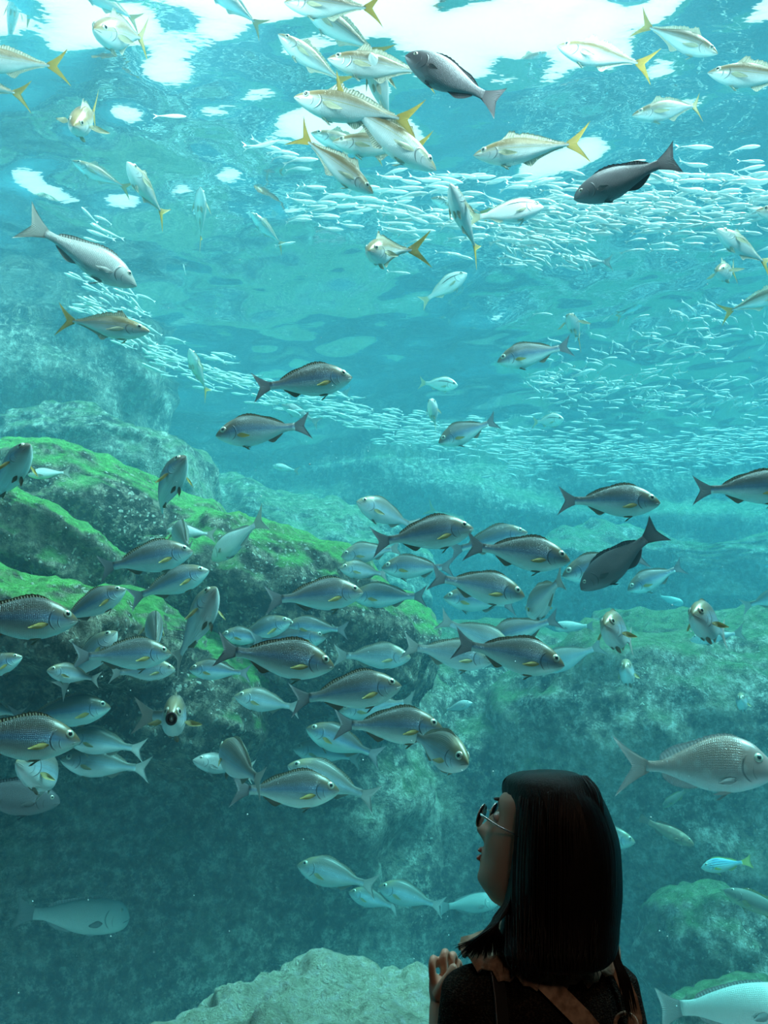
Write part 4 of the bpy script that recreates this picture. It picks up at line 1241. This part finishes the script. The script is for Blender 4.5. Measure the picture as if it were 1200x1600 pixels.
    m = col.modifiers.new('t', 'SOLIDIFY'); m.thickness = .004
    # ---- hair
    hair = NT('black_hair')
    tc = hair.n('TexCoord').outputs['Object']
    hn = hair.n('TexNoise', {'Vector': hair.n('Mapping', {'Vector': tc, 'Scale': (1, 1, .04)}), 'Scale': 420.0, 'Detail': 2.0})
    hc = hair.mix(hn.outputs[0], (.004, .004, .004), (.014, .012, .011))
    hair.surf(hair.pbr(color=hc, rough=.5, spec=.3, normal=hair.n('Bump', {'Height': hn.outputs[0], 'Strength': .5, 'Distance': .002})))
    # (y, x left, x right, depth centre, half depth)
    hs = [(1202, 842, 862, .0, .010), (1204.5, 816, 888, .0, .040), (1210, 798, 903, .004, .066), (1219, 788, 917, .006, .084), (1234, 786, 930, .004, .096), (1252, 788, 941, -.004, .099), (1275, 790, 951, -.008, .102), (1310, 791, 963, -.012, .102),
          (1350, 791, 968, -.016, .098), (1390, 790, 970, -.020, .090), (1420, 787, 969, -.024, .082), (1445, 784, 967, -.032, .074), (1468, 780, 966, -.042, .066), (1486, 784, 963, -.054, .056), (1500, 798, 957, -.066, .044), (1512, 822, 944, -.078, .030), (1520, 850, 925, -.086, .014)]
    rings = []
    n = 220
    for i in range(len(hs) - 1):
        for j in range(6):
            u = j / 6
            yy_ = hs[i][0] * (1 - u) + hs[i + 1][0] * u
            g_ = [yy_] + [crv([(h_[0], h_[q]) for h_ in hs], yy_) for q in range(1, 5)]
            Yc = PY + g_[3]
            xl, xr = P(g_[1], g_[0], Yc), P(g_[2], g_[0], Yc)
            c = (xl + xr) / 2
            w = (xr - xl).length / 2
            r = []
            for k in range(n):
                a = 2 * math.pi * k / n
                rip = 1 + .012 * noise.noise(Vector((a * 9, 0, g_[0] * .004))) + .008 * noise.noise(Vector((a * 30, 5, g_[0] * .006)))
                r.append(c + Vector((w * rip * math.copysign(abs(math.cos(a)) ** .88, math.cos(a)), g_[4] * rip * math.sin(a), 0)))
            rings.append(r)
    V, Fc = loft(rings)
    hm = mesh_obj('hair', V, Fc, hair.m, root)
    # loose locks, each strand a fine tapered tube in one mesh
    rnd = random.Random(8)
    SV, SF = [], []
    def strand(pts, r0, r1=.0002):
        v, f = tube(pts, [r0] * (len(pts) - 1) + [r1], 5)
        b = len(SV)
        SV.extend(v); SF.extend([tuple(i + b for i in q) for q in f])
    for i in range(300):                      # locks falling over her left shoulder
        t = rnd.random()
        y0 = 1290 + 90 * rnd.random()
        e = rnd.random()
        x1, y1 = 718 + 75 * e + rnd.gauss(0, 6), 1478 + 22 * rnd.random()
        strand([P(793 + 10 * t, y0, PY - .03 * t), P(790 + 8 * t, 1405, PY - .02 - .03 * t), P(768 + 12 * t, 1440, PY - .03 - .03 * t),
                P((x1 + 770) / 2, 1468 - 5 * e, PY - .04 - .02 * t), P(x1, y1, PY - .045 + .03 * rnd.random())], .0011)
    for i in range(60):                       # ends over the nape and back
        x0 = 790 + 170 * rnd.random()
        y00 = 1380 + 70 * rnd.random()
        strand([P(x0, y00, PY - .080), P(x0, y00 + 40, PY - .098), P(x0 + rnd.gauss(0, 3), 1492, PY - .114), P(x0 + rnd.gauss(0, 6), 1512 + 22 * rnd.random(), PY - .118)], .0013)
    for i in range(46):                       # locks down her right side to the frame's lower edge
        t = rnd.random()
        strand([P(962 + 6 * t, 1350, PY - .03), P(966 + 3 * t, 1430, PY - .04), P(957 + 10 * t, 1490, PY - .06), P(966 + 18 * t, 1530, PY - .07), P(976 + 20 * t, 1575 + 20 * rnd.random(), PY - .07)], .0010)
    for i in range(40):                       # fringe swept from the parting over the brow
        t = rnd.random()
        strand([P(850 + 20 * t, 1206 + 5 * t, PY - .02), P(812, 1209 + 12 * t, PY + .02), P(790 + 4 * t, 1217 + 14 * t, PY + .04 * t), P(785 + 5 * t, 1232 + 20 * t, PY + .02), P(789 + 2 * t, 1262 + 50 * t, PY)], .0012)
    for i in range(70):                       # fine surface strands over the crown and back
        x0 = 800 + 150 * rnd.random()
        q = (x0 - 878) / 92
        pts = []
        for yy, ex, dy in ((1212, .55, -.065), (1240, .85, -.095), (1300, .95, -.117), (1380, 1.0, -.112), (1450, 1.0, -.108), (1500, 1.0, -.118)):
            pts.append(P(878 + 92 * q * ex, yy, PY + dy + .05 * q * q))
        strand(pts, .0010)
    mesh_obj('loose_locks', SV, SF, hair.m, hm)
    for ch in root.children:
        ch.location = -root.location
    # ---- sunglasses
    g0 = empty('sunglasses', H(.12, 0, .02))
    tag(g0, 'dark round-lensed sunglasses with thin silver temples on the woman face', 'glasses')
    lens_m = plain('dark_lens', (.012, .02, .035), .08)
    silver = plain('silver_wire', (.75, .74, .70), .25, .9)
    off = H(.12, 0, .02)
    def loc(p):
        return p - off
    for s in (-1, 1):
        vv, ff = [], []
        rings_ = []
        for th_, rr_ in ((.0, .0008), (.0, .021), (.002, .021), (.002, .0008)):
            rings_.append([loc(H(.096 + th_ - .10 * (0.55 * abs(s * .033 + rr_ * math.cos(a)) - .018) * .9 - .25 * rr_ ** 2 * 8, s * .034 + rr_ * math.cos(a), .010 + rr_ * .92 * math.sin(a))) for a in [2 * math.pi * k / 28 for k in range(28)]])
        v, f = loft(rings_)
        mesh_obj('lens', v, f, lens_m, g0)
        ring = [loc(H(.097 - .10 * (0.55 * abs(s * .033 + .0215 * math.cos(a)) - .018) * .9, s * .034 + .0215 * math.cos(a), .010 + 0.0198 * math.sin(a))) for a in [2 * math.pi * k / 20 for k in range(21)]]
        v, f = tube(ring, [.0012] * 21, 6)
        mesh_obj('rim', v, f, silver, g0)
        v, f = tube([loc(H(.091, s * .055, .016)), loc(H(.084, s * .066, .016)), loc(H(.05, s * .074, .012)), loc(H(.0, s * .076, .008)), loc(H(-.02, s * .074, -.012))], [.0018, .0018, .0016, .0016, .0016], 8)
        mesh_obj('temple', v, f, silver, g0)
    v, f = tube([loc(H(.097, -.014, .014)), loc(H(.100, 0, .017)), loc(H(.097, .014, .014))], [.0014] * 3, 8)
    mesh_obj('bridge', v, f, silver, g0)
    # ---- shoulder bag: patterned strap across her back, plain dark strap, bag body at the hip
    bag = empty('shoulder_bag', (cx + .2, PY - .12, .8))
    tag(bag, 'tan patterned fabric bag strap running diagonally over the woman back', 'bag')
    bo = Vector((cx + .2, PY - .12, .8))
    def band(pts, wid, mat, name, par, o, th=.003):
        pts = [Vector(p) for p in pts]
        rr = []
        for i, p in enumerate(pts):
            d = (pts[min(i + 1, len(pts) - 1)] - pts[max(i - 1, 0)]).normalized()
            nrm = Vector((0, -1, .15)).normalized()
            w = d.cross(nrm).normalized()
            nn = w.cross(d)
            if nn.y > 0: nn = -nn
            rr.append([p - o + w * (wid / 2) + nn * th, p - o - w * (wid / 2) + nn * th, p - o - w * (wid / 2) - nn * th, p - o + w * (wid / 2) - nn * th])
        v, f = loft(rr)
        ob = mesh_obj(name, v, f, mat, par, smooth=False)
        return ob
    YB = PY + .035
    def onback(px, py, lift=.008):
        """Point on the knit top's back under a spot given by its place in the picture."""
        r = ray(px, py)
        hit = None
        for k in range(400):
            y = PY - .2 + k * .001
            p = EYE + r * (y / r.y)
            q = p - Vector((cx, YB, p.z))
            z = p.z
            w = crv([(.74, .15), (.84, .13), (.92, .122), (1.0, .132), (1.08, .138), (1.14, .130), (1.18, .115), (1.205, .090), (1.222, .062), (1.235, .035)], z) + g
            dp = crv([(.74, .105), (.84, .098), (.92, .095), (1.0, .10), (1.08, .098), (1.14, .088), (1.18, .075), (1.205, .062), (1.222, .05), (1.235, .035)], z) + g
            if (q.dot(bx) / w) ** 2 + (q.dot(by) / dp) ** 2 <= 1:
                return p + Vector((0, -lift, lift * .3))
        return EYE + r * (PY / r.y)
    band([onback(796, 1494), onback(820, 1508), onback(848, 1532), onback(878, 1562), onback(908, 1592), onback(935, 1625), onback(955, 1665), onback(975, 1720)], .030, lace.m, 'strap', bag, bo)
    blk = plain('black_webbing', (.012, .014, .016), .8)
    back = empty('bag_strap', (cx - .1, PY - .05, 1.1))
    tag(back, 'plain black strap with pale stitching over the woman shoulder beside the tan one', 'strap')
    bo2 = Vector((cx - .1, PY - .05, 1.1))
    pl = [onback(768, 1500), onback(776, 1525), onback(781, 1560), onback(784, 1600), onback(784, 1660)]
    band(pl, .020, blk, 'webbing', back, bo2)
    st = plain('pale_stitching', (.30, .33, .36), .8)
    band([p + Vector((-.0085, -.0035, 0)) for p in pl], .0010, st, 'stitching', back, bo2, .0012)
    ringp = onback(972, 1602, .02)
    rp = [ringp - bo + Vector((.017 * math.cos(a), -.004, .017 * math.sin(a))) for a in [2 * math.pi * k / 20 for k in range(21)]]
    v, f = tube(rp, [.0032] * 21, 8)
    mesh_obj('strap_ring', v, f, lace.m, bag)
    band([onback(958, 1500, .012), onback(972, 1530, .012), onback(985, 1560, .012), onback(992, 1590, .012), onback(990, 1640, .012)], .022, lace.m, 'shoulder_strap', bag, bo)
    rr = []
    for z, w, dp in [(-.17, .10, .028), (-.165, .115, .038), (0, .12, .042), (.10, .112, .036), (.118, .10, .026)]:
        rr.append([Vector((w * math.copysign(abs(math.cos(a)) ** .5, math.cos(a)), dp * math.copysign(abs(math.sin(a)) ** .6, math.sin(a)), z)) for a in [2 * math.pi * k / 32 for k in range(32)]])
    v, f = loft(rr)
    mesh_obj('bag_body', v, f, lace.m, bag)
build_visitor()
